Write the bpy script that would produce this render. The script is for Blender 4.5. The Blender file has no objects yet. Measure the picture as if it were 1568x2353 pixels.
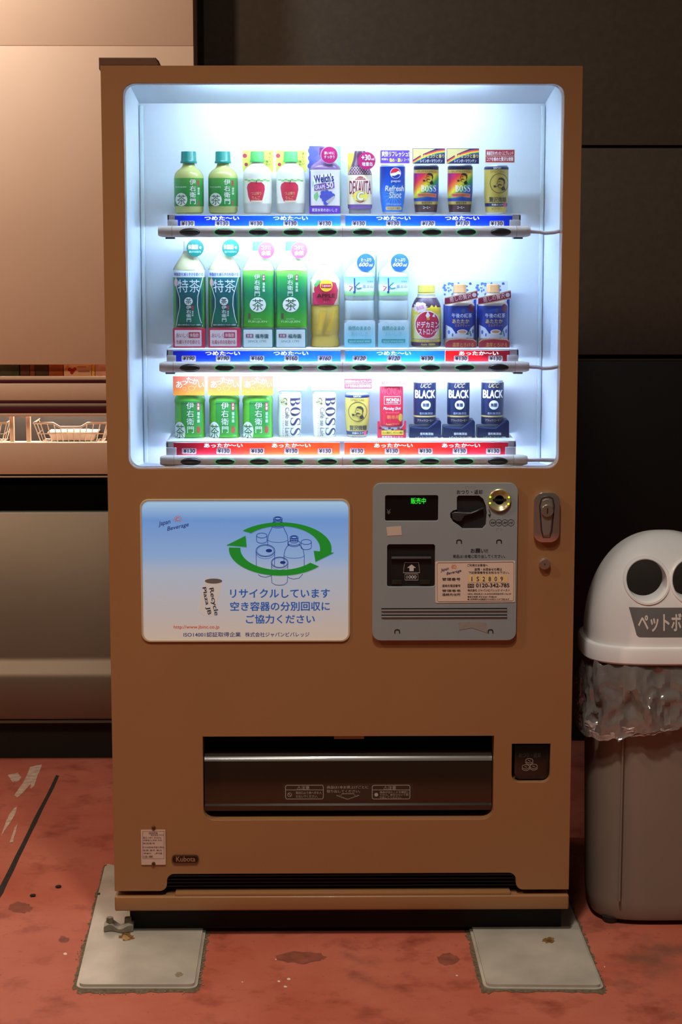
import bpy, bmesh, math, random
from mathutils import Vector, Matrix
from mathutils import noise as mnoise

random.seed(7)
SC = bpy.context.scene
COL = SC.collection

# ------------------------------------------------------------------ camera
FPX = 4580.0                      # focal length in photograph pixels
PITCH = math.atan(676.5 / FPX)    # looking slightly down
YAW = math.radians(0.68)
CAM = Vector((-0.05, -4.217, 1.5715))
cam = bpy.data.cameras.new('camera')
cam.sensor_fit = 'VERTICAL'; cam.sensor_height = 36.0; cam.lens = FPX / 2353 * 36.0
cam.clip_start = 0.05; cam.clip_end = 60
camo = bpy.data.objects.new('camera', cam); COL.objects.link(camo)
camo.location = CAM
camo.rotation_euler = (math.pi / 2 - PITCH, 0, -YAW)
SC.camera = camo

# ------------------------------------------------------------------ world, exposure
SC.view_settings.view_transform = 'Standard'
SC.view_settings.look = 'None'
SC.view_settings.gamma = 1.0
SC.view_settings.use_curve_mapping = False
SC.view_settings.exposure = 0.0
w = bpy.data.worlds.new('night'); SC.world = w; w.use_nodes = True
w.node_tree.nodes['Background'].inputs[0].default_value = (1.0, 0.72, 0.48, 1)
w.node_tree.nodes['Background'].inputs[1].default_value = 0.035

# ------------------------------------------------------------------ canopy lamps (warm), out of frame overhead
def lamp(name, loc, target, power, size, color):
    l = bpy.data.lights.new(name, 'AREA'); l.shape = 'DISK'; l.size = size
    l.energy = power; l.color = color
    o = bpy.data.objects.new(name, l); COL.objects.link(o); o.location = loc
    o.rotation_euler = (Vector(target) - Vector(loc)).to_track_quat('-Z', 'Y').to_euler()
    return o
WARM = (1.0, 0.66, 0.40)
lamp('canopy_lamp', (-2.0, -1.0, 3.0), (-2.2, 1.5, 0.9), 36, 0.30, (1.0, 0.70, 0.44))
lamp('wall_washer', (-1.25, 0.95, 2.66), (-1.2, 1.48, 2.1), 13, 0.22, (0.92, 0.97, 1.0))
lamp('canopy_lamp', (-0.3, -3.0, 4.5), (-0.3, -3.0, 0.0), 31, 0.60, (1.0, 0.92, 0.82))
sp = bpy.data.lights.new('canopy_downlight', 'SPOT'); sp.energy = 180; sp.spot_size = math.radians(104); sp.spot_blend = 1.0
sp.color = (1.0, 0.91, 0.80); sp.shadow_soft_size = 0.09
spo = bpy.data.objects.new('canopy_downlight', sp); COL.objects.link(spo); spo.location = (0.0, -1.35, 3.2)

# ------------------------------------------------------------------ pixel -> place (front plane of a thing at depth Y)
_F = Vector((math.sin(YAW) * math.cos(PITCH), math.cos(YAW) * math.cos(PITCH), -math.sin(PITCH)))
_R = Vector((math.cos(YAW), -math.sin(YAW), 0))
_U = _R.cross(_F)
def ray(px, py):
    return _F + _R * ((px - 784) / FPX) - _U * ((py - 1176.5) / FPX)
def P(px, py, Y=0.0):
    d = ray(px, py); t = (Y - CAM.y) / d.y
    return CAM + d * t
def G(px, py, z=0.0):
    d = ray(px, py); t = (z - CAM.z) / d.z
    return CAM + d * t

def proj(p):
    d = p - CAM; z = d.dot(_F)
    return (784 + FPX * d.dot(_R) / z, 1176.5 - FPX * d.dot(_U) / z)

# ------------------------------------------------------------------ materials
def lin(c):
    c /= 255.0
    return c / 12.92 if c <= 0.04045 else ((c + 0.055) / 1.055) ** 2.4
def rgb(h):
    h = h.lstrip('#')
    return tuple(lin(int(h[i:i + 2], 16)) for i in (0, 2, 4)) + (1.0,)
MATS = {}
def mat(h, rough=0.5, metal=0.0, emit=0.0, var=0.0, vs=8.0, coat=0.0, bump=0.0, bs=200.0, spec=0.5):
    key = (h, rough, metal, emit, var, vs, coat, bump, bs, spec)
    if key in MATS: return MATS[key]
    m = bpy.data.materials.new('m_%s_%d' % (h.strip('#'), len(MATS))); m.use_nodes = True
    nt = m.node_tree; b = nt.nodes['Principled BSDF']
    c = rgb(h)
    b.inputs['Base Color'].default_value = c
    b.inputs['Roughness'].default_value = rough
    b.inputs['Metallic'].default_value = metal
    b.inputs['Coat Weight'].default_value = coat
    b.inputs['Specular IOR Level'].default_value = spec
    if emit:
        b.inputs['Emission Color'].default_value = c
        b.inputs['Emission Strength'].default_value = emit
    if var or bump:
        tc = nt.nodes.new('ShaderNodeTexCoord')
    if var:
        n = nt.nodes.new('ShaderNodeTexNoise'); n.inputs['Scale'].default_value = vs; n.inputs['Detail'].default_value = 6
        r = nt.nodes.new('ShaderNodeValToRGB')
        r.color_ramp.elements[0].position = 0.3; r.color_ramp.elements[1].position = 0.7
        r.color_ramp.elements[0].color = tuple(x * (1 - var) for x in c[:3]) + (1,)
        r.color_ramp.elements[1].color = tuple(min(1, x * (1 + var)) for x in c[:3]) + (1,)
        nt.links.new(tc.outputs['Object'], n.inputs['Vector']); nt.links.new(n.outputs['Fac'], r.inputs['Fac'])
        nt.links.new(r.outputs['Color'], b.inputs['Base Color'])
    if bump:
        n2 = nt.nodes.new('ShaderNodeTexNoise'); n2.inputs['Scale'].default_value = bs; n2.inputs['Detail'].default_value = 3
        bp = nt.nodes.new('ShaderNodeBump'); bp.inputs['Strength'].default_value = bump; bp.inputs['Distance'].default_value = 0.002
        nt.links.new(tc.outputs['Object'], n2.inputs['Vector']); nt.links.new(n2.outputs['Fac'], bp.inputs['Height'])
        nt.links.new(bp.outputs['Normal'], b.inputs['Normal'])
    MATS[key] = m
    return m
def grad(stops, vec, p0, p1, rough=0.4, emit=0.0, interp='LINEAR', transl=0.0):
    """colour gradient along vec (object space) between p0 and p1"""
    key = ('g', tuple(stops), tuple(vec), p0, p1, rough, emit, interp, transl)
    if key in MATS: return MATS[key]
    m = bpy.data.materials.new('m_gradient_%d' % len(MATS)); m.use_nodes = True
    nt = m.node_tree; b = nt.nodes['Principled BSDF']; b.inputs['Roughness'].default_value = rough
    tc = nt.nodes.new('ShaderNodeTexCoord')
    d = nt.nodes.new('ShaderNodeVectorMath'); d.operation = 'DOT_PRODUCT'; d.inputs[1].default_value = vec
    mr = nt.nodes.new('ShaderNodeMapRange'); mr.inputs['From Min'].default_value = p0; mr.inputs['From Max'].default_value = p1
    r = nt.nodes.new('ShaderNodeValToRGB'); r.color_ramp.interpolation = interp
    cr = r.color_ramp
    for i, (pos, h) in enumerate(stops):
        e = cr.elements[i] if i < 2 else cr.elements.new(pos)
        e.position = pos; e.color = rgb(h)
    nt.links.new(tc.outputs['Object'], d.inputs[0]); nt.links.new(d.outputs['Value'], mr.inputs['Value'])
    nt.links.new(mr.outputs['Result'], r.inputs['Fac']); nt.links.new(r.outputs['Color'], b.inputs['Base Color'])
    if emit:
        nt.links.new(r.outputs['Color'], b.inputs['Emission Color']); b.inputs['Emission Strength'].default_value = emit
    if transl:
        t = nt.nodes.new('ShaderNodeBsdfTranslucent'); mx = nt.nodes.new('ShaderNodeMixShader'); mx.inputs[0].default_value = transl
        nt.links.new(r.outputs['Color'], t.inputs['Color'])
        nt.links.new(b.outputs[0], mx.inputs[1]); nt.links.new(t.outputs[0], mx.inputs[2])
        nt.links.new(mx.outputs[0], nt.nodes['Material Output'].inputs['Surface'])
    MATS[key] = m
    return m
def transl(h, fac=0.4, rough=0.25):
    """tinted plastic that lets light through"""
    key = ('t', h, fac, rough)
    if key in MATS: return MATS[key]
    m = bpy.data.materials.new('m_translucent_%d' % len(MATS)); m.use_nodes = True
    nt = m.node_tree; b = nt.nodes['Principled BSDF']; b.inputs['Roughness'].default_value = rough
    b.inputs['Base Color'].default_value = rgb(h)
    t = nt.nodes.new('ShaderNodeBsdfTranslucent'); t.inputs['Color'].default_value = rgb(h)
    mx = nt.nodes.new('ShaderNodeMixShader'); mx.inputs[0].default_value = fac
    nt.links.new(b.outputs[0], mx.inputs[1]); nt.links.new(t.outputs[0], mx.inputs[2])
    nt.links.new(mx.outputs[0], nt.nodes['Material Output'].inputs['Surface'])
    MATS[key] = m
    return m
def clear(h, opac=0.25, rough=0.08, ior=1.45, bump=0.0, bs=60):
    """thin clear sheet: mostly see-through, with a glossy skin and a little haze"""
    key = ('c', h, opac, rough, ior, bump, bs)
    if key in MATS: return MATS[key]
    m = bpy.data.materials.new('m_clear_%d' % len(MATS)); m.use_nodes = True
    nt = m.node_tree; nt.nodes.remove(nt.nodes['Principled BSDF'])
    tr = nt.nodes.new('ShaderNodeBsdfTransparent')
    df = nt.nodes.new('ShaderNodeBsdfDiffuse'); df.inputs['Color'].default_value = rgb(h)
    gl = nt.nodes.new('ShaderNodeBsdfGlossy'); gl.inputs['Roughness'].default_value = rough
    fr = nt.nodes.new('ShaderNodeFresnel'); fr.inputs['IOR'].default_value = ior
    m1 = nt.nodes.new('ShaderNodeMixShader'); m1.inputs[0].default_value = opac
    m2 = nt.nodes.new('ShaderNodeMixShader')
    nt.links.new(tr.outputs[0], m1.inputs[1]); nt.links.new(df.outputs[0], m1.inputs[2])
    nt.links.new(fr.outputs[0], m2.inputs[0]); nt.links.new(m1.outputs[0], m2.inputs[1]); nt.links.new(gl.outputs[0], m2.inputs[2])
    nt.links.new(m2.outputs[0], nt.nodes['Material Output'].inputs['Surface'])
    if bump:
        tc = nt.nodes.new('ShaderNodeTexCoord')
        n2 = nt.nodes.new('ShaderNodeTexNoise'); n2.inputs['Scale'].default_value = bs; n2.inputs['Detail'].default_value = 4
        bp = nt.nodes.new('ShaderNodeBump'); bp.inputs['Strength'].default_value = bump; bp.inputs['Distance'].default_value = 0.01
        nt.links.new(tc.outputs['Object'], n2.inputs['Vector']); nt.links.new(n2.outputs['Fac'], bp.inputs['Height'])
        for s in (gl, df, fr): nt.links.new(bp.outputs['Normal'], s.inputs['Normal'])
    MATS[key] = m
    return m
def glow(h, strength):
    return mat(h, emit=strength)

# ------------------------------------------------------------------ mesh helpers
def link(name, me, parent=None):
    o = bpy.data.objects.new(name, me); COL.objects.link(o)
    if parent is not None: o.parent = parent
    return o
def root(parent):
    """world place of a parent chain (only translations are used)"""
    v = Vector((0, 0, 0))
    while parent is not None:
        v += parent.location; parent = parent.parent
    return v
def from_bm(name, bm, m, parent=None, smooth=0.0):
    off = root(parent)
    if off.length: bmesh.ops.translate(bm, verts=bm.verts, vec=-off)
    me = bpy.data.meshes.new(name); bm.to_mesh(me); bm.free()
    me.materials.append(m)
    if smooth:
        me.polygons.foreach_set('use_smooth', [True] * len(me.polygons))
        me.set_sharp_from_angle(angle=math.radians(smooth))
    return link(name, me, parent)
def thing(name, label, cat, loc=(0, 0, 0), group=None):
    o = bpy.data.objects.new(name, None); COL.objects.link(o); o.location = loc
    o.empty_display_size = 0.05
    o['label'] = label; o['category'] = cat
    if group: o['group'] = group
    return o
def tag(o, label, cat=None, group=None, kind=None):
    if label: o['label'] = label
    if cat: o['category'] = cat
    if group: o['group'] = group
    if kind: o['kind'] = kind
    return o
def copy_tree(o, parent=None):
    c = o.copy(); COL.objects.link(c)
    if parent is not None: c.parent = parent
    for ch in o.children: copy_tree(ch, c)
    return c
def rrect(x0, z0, x1, z1, r, n=6, corners=(1, 1, 1, 1)):
    """counter-clockwise rounded rectangle; corners bl, br, tr, tl"""
    if x0 > x1: x0, x1 = x1, x0
    if z0 > z1: z0, z1 = z1, z0
    pts = []
    for (cx, cz, a, on) in ((x0, z0, 180, corners[0]), (x1, z0, 270, corners[1]), (x1, z1, 0, corners[2]), (x0, z1, 90, corners[3])):
        if not on or r <= 0: pts.append((cx, cz)); continue
        ox = cx + r if cx == x0 else cx - r; oz = cz + r if cz == z0 else cz - r
        for i in range(n + 1):
            t = math.radians(a + 90 * i / n); pts.append((ox + r * math.cos(t), oz + r * math.sin(t)))
    return pts
def ellipse(cx, cz, rx, rz, n=28):
    return [(cx + rx * math.cos(2 * math.pi * i / n), cz + rz * math.sin(2 * math.pi * i / n)) for i in range(n)]
def area2(p): return sum(p[i][0] * p[(i + 1) % len(p)][1] - p[(i + 1) % len(p)][0] * p[i][1] for i in range(len(p)))
def bm_fill(loops):
    bm = bmesh.new(); es = []
    for lp in loops:
        vs = [bm.verts.new((x, 0, z)) for x, z in lp]
        for i in range(len(vs)): es.append(bm.edges.new((vs[i], vs[(i + 1) % len(vs)])))
    bmesh.ops.triangle_fill(bm, use_beauty=True, use_dissolve=False, edges=es)
    bm.normal_update()
    for f in bm.faces:
        if f.normal.y > 0: f.normal_flip()
    return bm
def bm_prism(loops, y0, y1, bev=0.0, seg=2):
    """loops of (x, z): outer first, then holes; front at y0, back at y1"""
    bm = bm_fill(loops)
    front = list(bm.faces)
    bmesh.ops.translate(bm, verts=bm.verts, vec=(0, y0, 0))
    be = [e for e in bm.edges if len(e.link_faces) == 1]
    r = bmesh.ops.extrude_face_region(bm, geom=front)   # the new copy goes to the back
    nv = [g for g in r['geom'] if isinstance(g, bmesh.types.BMVert)]
    bmesh.ops.translate(bm, verts=nv, vec=(0, y1 - y0, 0))
    bmesh.ops.recalc_face_normals(bm, faces=bm.faces)
    if bev:
        es = [e for e in bm.edges if len(e.link_faces) == 2 and all(abs(v.co.y - y0) < 1e-6 for v in e.verts) and e.calc_face_angle(0) > 0.6]
        bmesh.ops.bevel(bm, geom=es, offset=bev, segments=seg, affect='EDGES', profile=0.5, clamp_overlap=True)
    return bm
def prism(name, loops, y0, y1, m, parent=None, bev=0.0, smooth=0.0, seg=2):
    if loops and isinstance(loops[0][0], (int, float)): loops = [loops]
    return from_bm(name, bm_prism(loops, y0, y1, bev, seg), m, parent, smooth)
def bm_box(bm, x0, y0, z0, x1, y1, z1):
    vs = [bm.verts.new(p) for p in ((x0, y0, z0), (x1, y0, z0), (x1, y1, z0), (x0, y1, z0), (x0, y0, z1), (x1, y0, z1), (x1, y1, z1), (x0, y1, z1))]
    for q in ((0, 3, 2, 1), (4, 5, 6, 7), (0, 1, 5, 4), (1, 2, 6, 5), (2, 3, 7, 6), (3, 0, 4, 7)):
        bm.faces.new([vs[i] for i in q])
def box(name, a, b, m, parent=None, bev=0.0, seg=2):
    bm = bmesh.new(); bm_box(bm, min(a[0], b[0]), min(a[1], b[1]), min(a[2], b[2]), max(a[0], b[0]), max(a[1], b[1]), max(a[2], b[2]))
    if bev: bmesh.ops.bevel(bm, geom=list(bm.edges), offset=bev, segments=seg, affect='EDGES', profile=0.5)
    return from_bm(name, bm, m, parent, 35 if bev else 0)
def bm_tube(bm, pts, r, n=8, closed=False):
    pts = [Vector(p) for p in pts]; rings = []
    k = len(pts); prev = None
    for i, p in enumerate(pts):
        a = pts[(i - 1) % k] if (closed or i) else pts[0]; b = pts[(i + 1) % k] if (closed or i < k - 1) else pts[-1]
        t = (b - a).normalized()
        if prev is None:
            s = t.cross(Vector((0, 0, 1)))
            if s.length < 0.1: s = t.cross(Vector((0, 1, 0)))
        else: s = prev - t * prev.dot(t)
        s.normalize(); prev = s; q = t.cross(s)
        rr = r[i] if isinstance(r, (list, tuple)) else r
        rings.append([bm.verts.new(p + (s * math.cos(2 * math.pi * j / n) + q * math.sin(2 * math.pi * j / n)) * rr) for j in range(n)])
    for i in range(k if closed else k - 1):
        A, B = rings[i], rings[(i + 1) % k]
        for j in range(n): bm.faces.new((A[j], A[(j + 1) % n], B[(j + 1) % n], B[j]))
    if not closed:
        bm.faces.new(list(reversed(rings[0]))); bm.faces.new(rings[-1])
def tube(name, pts, r, m, parent=None, n=8, closed=False):
    bm = bmesh.new(); bm_tube(bm, pts, r, n, closed)
    bmesh.ops.recalc_face_normals(bm, faces=bm.faces)
    return from_bm(name, bm, m, parent, 50)
def bm_stack(bm, rings, cap0=True, cap1=True):
    R = [[bm.verts.new(p) for p in ring] for ring in rings]
    n = len(R[0])
    for a, b in zip(R, R[1:]):
        for j in range(n): bm.faces.new((a[j], a[(j + 1) % n], b[(j + 1) % n], b[j]))
    if cap0: bm.faces.new(list(reversed(R[0])))
    if cap1: bm.faces.new(R[-1])
    return R

# ------------------------------------------------------------------ lettering
_tc = bpy.data.curves.new('lettering_source', 'FONT'); _tc.resolution_u = 3
_to = bpy.data.objects.new('lettering_source', _tc); COL.objects.link(_to)
_TX = {}
STEP = 0.00005
def text_flat(s, bold=0.0, shear=0.0):
    key = (s, bold, shear)
    if key not in _TX:
        _tc.body = s; _tc.offset = 0.0; _tc.shear = shear
        bpy.context.view_layer.update()
        me = bpy.data.meshes.new_from_object(_to.evaluated_get(bpy.context.evaluated_depsgraph_get()))
        V = [(v.co.x, v.co.y) for v in me.vertices]; Fc = [tuple(p.vertices) for p in me.polygons]
        bpy.data.meshes.remove(me)
        if bold > 0.004:                       # heavier weight: the strokes widened by shifted copies
            V0, F0 = V, Fc; V, Fc = [], []; li = 0
            for ox, oy in ((-bold, 0), (bold, 0), (0, -bold * 0.8), (0, bold * 0.8)):
                o = len(V); V += [(x + ox, y + oy, li) for x, y in V0]; Fc += [tuple(k + o for k in q) for q in F0]; li += 1
        _TX[key] = (V, Fc)
    return _TX[key]
def text2d(s, bx, bold=0.012, shear=0.0, vert=False, rot=0.0, keep=False):
    """lettering fitted into the box (x0, z0, x1, z1); returns (verts, faces)"""
    x0, z0, x1, z1 = bx
    if vert:
        V, Fc = [], []; n = len(s); h = (z1 - z0) / n
        for i, ch in enumerate(s):
            v, f = text_flat(ch, bold, shear)
            xa, xb = -0.02, 0.98; ya, yb = -0.10, 0.88
            zt = z1 - i * h; o = len(V)
            for x, y, *l in v:
                V.append((x0 + (x - xa) / (xb - xa) * (x1 - x0), zt - h * 0.96 + (y - ya) / (yb - ya) * h * 0.92, *l))
            Fc += [tuple(k + o for k in q) for q in f]
        return V, Fc
    v, f = text_flat(s, bold, shear)
    xs = [p[0] for p in v]; ys = [p[1] for p in v]
    xa, xb, ya, yb = min(xs), max(xs), min(ys), max(ys)
    sx = (x1 - x0) / (xb - xa); sy = (z1 - z0) / max(yb - ya, 1e-6)
    if keep: sx = sy = min(sx, sy)
    cx, cz = (x0 + x1) / 2, (z0 + z1) / 2
    V = []
    for x, y, *l in v:
        a = (x - (xa + xb) / 2) * sx; b = (y - (ya + yb) / 2) * sy
        if rot: a, b = a * math.cos(rot) - b * math.sin(rot), a * math.sin(rot) + b * math.cos(rot)
        V.append((cx + a, cz + b, *l))
    return V, f
def stroke2d(pts, wd, closed=False):
    n = len(pts); V, Fc = [], []
    for i in range(n):
        a = pts[(i - 1) % n] if (closed or i) else pts[i]; b = pts[(i + 1) % n] if (closed or i < n - 1) else pts[i]
        dx, dy = b[0] - a[0], b[1] - a[1]; l = math.hypot(dx, dy) or 1
        nx, ny = -dy / l * wd / 2, dx / l * wd / 2
        V += [(pts[i][0] + nx, pts[i][1] + ny), (pts[i][0] - nx, pts[i][1] - ny)]
    for i in range(n if closed else n - 1):
        j = (i + 1) % n; Fc.append((2 * i + 1, 2 * j + 1, 2 * j, 2 * i))
    return V, Fc
def merge2d(parts):
    V, Fc = [], []
    for k_, (v, f) in enumerate(parts):       # overlapping pieces lie a hair apart
        o = len(V); v = [q if len(q) > 2 else (q[0], q[1], k_ % 6) for q in v]; V += list(v); Fc += [tuple(k + o for k in q) for q in f]
    return V, Fc
def poly2d(pts):
    if area2(pts) < 0: pts = list(reversed(pts))
    return list(pts), [tuple(range(len(pts)))]
def flat_obj(name, vf, y, m, parent):
    """flat print lying on a front face at depth y"""
    V, Fc = vf
    bm = bmesh.new(); vs = [bm.verts.new((v[0], y - (v[2] * STEP if len(v) > 2 else 0.0), v[1])) for v in V]
    for f in Fc:
        try: bm.faces.new([vs[k] for k in f])
        except ValueError: pass
    bm.normal_update()
    for f in bm.faces:
        if f.normal.y > 0: f.normal_flip()
    return from_bm(name, bm, m, parent)
def pxz(px, py, Y=0.0):
    p = P(px, py, Y); return (p.x, p.z)
def pbox(b, Y=0.0):
    """photo box (x0, y0, x1, y1) -> world (x0, z0, x1, z1) on plane Y"""
    a = P(b[0], b[3], Y); c = P(b[2], b[1], Y); return (a.x, a.z, c.x, c.z)
def ptext(parent, s, b, Y, m, name='lettering', **k):
    return flat_obj(name, text2d(s, pbox(b, Y), **k), Y, m, parent)
def prect(parent, b, Y, m, name, r=0.0):
    x0, z0, x1, z1 = pbox(b, Y); return flat_obj(name, poly2d(rrect(x0, z0, x1, z1, r)), Y, m, parent)
def pstroke(parent, pts, wpx, Y, m, name, closed=False):
    s = 1.0 / PXM
    return flat_obj(name, stroke2d([pxz(a, b, Y) for a, b in pts], wpx * s, closed), Y, m, parent)
PXM = 1.0 / (P(785, 1176, 0).x - P(784, 1176, 0).x)      # photo pixels per metre on the machine front

# ================================================================== THE SETTING
# floor: red painted concrete
def floor_material():
    m = bpy.data.materials.new('m_red_floor'); m.use_nodes = True
    nt = m.node_tree; b = nt.nodes['Principled BSDF']
    tc = nt.nodes.new('ShaderNodeTexCoord')
    def noise(sc, det, lo, hi):
        n = nt.nodes.new('ShaderNodeTexNoise'); n.inputs['Scale'].default_value = sc; n.inputs['Detail'].default_value = det; n.inputs['Roughness'].default_value = 0.62
        r = nt.nodes.new('ShaderNodeMapRange'); r.inputs['From Min'].default_value = lo; r.inputs['From Max'].default_value = hi
        nt.links.new(tc.outputs['Object'], n.inputs['Vector']); nt.links.new(n.outputs['Fac'], r.inputs['Value'])
        return r.outputs['Result'], n.outputs['Fac']
    def mix(fac, a, bcol):
        x = nt.nodes.new('ShaderNodeMix'); x.data_type = 'RGBA'
        nt.links.new(fac, x.inputs['Factor'])
        for sock, v in ((x.inputs['A'], a), (x.inputs['B'], bcol)):
            if isinstance(v, tuple): sock.default_value = v
            else: nt.links.new(v, sock)
        return x.outputs['Result']
    f1, _ = noise(3.0, 6, 0.35, 0.7)
    f2, _ = noise(9.0, 8, 0.52, 0.72)
    f3, _ = noise(2.1, 9, 0.60, 0.74)
    f4, raw = noise(45.0, 8, 0.62, 0.76)
    c = mix(f1, rgb('#b45a45'), rgb('#c4705a'))
    c = mix(f2, c, rgb('#914332'))
    c = mix(f3, c, rgb('#7a5142'))
    c = mix(f4, c, rgb('#7c4a3a'))
    nt.links.new(c, b.inputs['Base Color'])
    b.inputs['Roughness'].default_value = 0.62; b.inputs['Specular IOR Level'].default_value = 0.3
    bp = nt.nodes.new('ShaderNodeBump'); bp.inputs['Strength'].default_value = 0.25; bp.inputs['Distance'].default_value = 0.003
    nt.links.new(raw, bp.inputs['Height']); nt.links.new(bp.outputs['Normal'], b.inputs['Normal'])
    return m
WALL_Y = 1.66
CASE_Y = 1.483
floor = box('floor', (-4.5, -6.5, -0.12), (4.5, WALL_Y + 0.3, 0.0), floor_material()); floor['kind'] = 'structure'

# back wall: dark panels with seams
wall = box('wall_back', (-4.5, WALL_Y + 0.03, -0.1), (4.5, WALL_Y + 0.2, 4.2), mat('#1a1814', 0.8)); wall['kind'] = 'structure'
wx0 = P(470, 300, WALL_Y).x
zs1 = P(1450, 337, WALL_Y).z; zs2a = P(1450, 820, WALL_Y).z; zs2b = P(1450, 830, WALL_Y).z
WP = mat('#544c42', 0.75, var=0.10, vs=60)
for z0, z1, mm in ((zs1 + 0.004, 4.2, WP), (zs2a + 0.006, zs1 - 0.004, WP), (0.0, zs2b, mat('#141310', 0.55))):
    box('wall_panel', (wx0, WALL_Y, z0), (4.4, WALL_Y + 0.03, z1), mm, wall, bev=0.003)
box('seam_trim', (wx0, WALL_Y + 0.012, zs2b + 0.001), (4.4, WALL_Y + 0.03, zs2b + 0.006), mat('#6b5b40', 0.5), wall)
cz = CASE_Y

# floor details: joint, scuffs, stains
def ground_poly(name, pts, z, m, parent, th=0.0):
    bm = bmesh.new()
    vs = [bm.verts.new(G(a, b)) for a, b in pts]
    f = bm.faces.new(vs); bm.normal_update()
    if f.normal.z < 0: f.normal_flip()
    for v in vs: v.co.z = z
    if th:
        r = bmesh.ops.extrude_face_region(bm, geom=[f])
        for g in r['geom']:
            if isinstance(g, bmesh.types.BMVert): g.co.z += th
        bmesh.ops.recalc_face_normals(bm, faces=bm.faces)
    return from_bm(name, bm, m, parent)
def jag(pts, amp, sub=5, seed=1):
    rnd = random.Random(seed); out = []
    n = len(pts)
    for i in range(n):
        a, b = pts[i], pts[(i + 1) % n]
        for k in range(sub):
            t = k / sub
            out.append((a[0] + (b[0] - a[0]) * t + rnd.uniform(-amp, amp), a[1] + (b[1] - a[1]) * t + rnd.uniform(-amp, amp)))
    return out
ground_poly('floor_joint', jag([(129, 1782), (136, 1784), (6, 2052), (-60, 2185), (-72, 2185), (-4, 2046)], 0.8, 10), 0.0003, mat('#2c2620', 0.9, var=0.4, vs=90), floor, th=0.0012)
SCUFF = mat('#c9a893', 0.85, var=0.25, vs=60)
for i, pts in enumerate([[(70, 1762), (96, 1757), (90, 1775), (62, 1812), (40, 1832), (32, 1828), (52, 1800)],
                         [(18, 1782), (40, 1776), (49, 1786), (42, 1796), (28, 1797)],
                         [(74, 1785), (84, 1762), (92, 1764), (78, 1808), (70, 1812)],
                         [(28, 1862), (40, 1852), (34, 1874), (10, 1910), (2, 1924), (14, 1885)],
                         [(34, 1902), (42, 1892), (30, 1935), (22, 1938)]]):
    ground_poly('paint_scuff', jag(pts, 0.9, 4, i + 3), 0.0004 + 0.00015 * i, SCUFF, floor)
STAIN = mat('#8c4a38', 0.8, var=0.25, vs=40)
for i, (a, b, rx, ry) in enumerate([(47, 2086, 27, 13), (147, 2160, 12, 8), (690, 2200, 60, 14), (1030, 2205, 26, 14)]):
    ground_poly('floor_stain', jag([(a + rx * math.cos(t * 0.7), b + ry * math.sin(t * 0.7)) for t in range(9)], 2.5, 3, i + 20), 0.0003, STAIN, floor)
for i, (a, b, r) in enumerate([(641, 2255, 4), (664, 2250, 5), (656, 2268, 4), (557, 2257, 2.2), (634, 2205, 2), (150, 2192, 5), (1050, 2242, 3), (1390, 2222, 2.5)]):
    ground_poly('paint_chip', jag([(a + r * math.cos(t * 1.2), b + r * 0.6 * math.sin(t * 1.2)) for t in range(5)], 0.8, 2, i + 50), 0.0005, mat('#e8d0bd', 0.8), floor)

# ================================================================== FLOOR PLATES
DIRT = mat('#6a5a44', 0.95, var=0.45, vs=120, bump=0.6, bs=300)
PLATE = mat('#beb7aa', 0.42, metal=0.15, var=0.22, vs=7, bump=0.08, bs=60)
def plate(label, fl, fr, bl, br, name='steel_floor_plate', seed=1):
    """rounded-corner plate through four ground points (front left/right, back left/right)"""
    A, B, C, D = (G(*fl), G(*fr), G(*br), G(*bl))
    t = thing(name, label, 'plate', ((A.x + B.x) / 2, A.y, 0), 'steel floor plates under the vending machine')
    pts = []
    for p, q, s in ((D, A, B), (A, B, C), (B, C, D), (C, D, A)):
        r = 0.022; u = (p - q).normalized() * r; v = (s - q).normalized() * r
        for k in range(7):
            f = k / 6; pts.append(q + u * (1 - f) ** 2 + v * f ** 2)
    bm = bmesh.new(); f = bm.faces.new([bm.verts.new((p.x, p.y, 0.001)) for p in pts]); bm.normal_update()
    if f.normal.z < 0: f.normal_flip()
    r = bmesh.ops.extrude_face_region(bm, geom=[f]); top = [g for g in r['geom'] if isinstance(g, bmesh.types.BMVert)]
    for g in top: g.co.z = 0.010
    bmesh.ops.recalc_face_normals(bm, faces=bm.faces)
    es = [e for e in bm.edges if all(abs(v.co.z - 0.010) < 1e-6 for v in e.verts)]
    bmesh.ops.bevel(bm, geom=es, offset=0.006, segments=2, affect='EDGES')
    from_bm('plate_body', bm, PLATE, t, 40)
    # grout and dirt squeezed out around the plate
    c = sum(pts, Vector()) / len(pts); rnd = random.Random(seed)
    ring = []
    for p in pts:
        d = (p - c); d.z = 0; d.normalize()
        ring.append(p + d * rnd.uniform(0.006, 0.022))
    big = []
    for i in range(len(ring)):
        a, b = ring[i], ring[(i + 1) % len(ring)]; n = max(1, int((b - a).length / 0.012))
        for k in range(n):
            p = a.lerp(b, k / n); d = p - c; d.z = 0; d.normalize(); big.append(p + d * rnd.uniform(-0.004, 0.006))
    bm = bmesh.new(); f = bm.faces.new([bm.verts.new((p.x, p.y, 0.0007)) for p in big]); bm.normal_update()
    if f.normal.z < 0: f.normal_flip()
    from_bm('dirt_edge', bm, DIRT, t)
    return t
pl = plate('grey steel plate with rust spot under the left foot of the vending machine', (174, 2275), (453, 2275), (242, 1990), (487, 2050), seed=2)
pr = plate('grey steel plate with rust spot under the right foot of the vending machine', (1113, 2275), (1390, 2277), (1060, 2060), (1296, 2045), seed=5)
RUST = mat('#7a5526', 0.9, var=0.5, vs=150)
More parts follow.
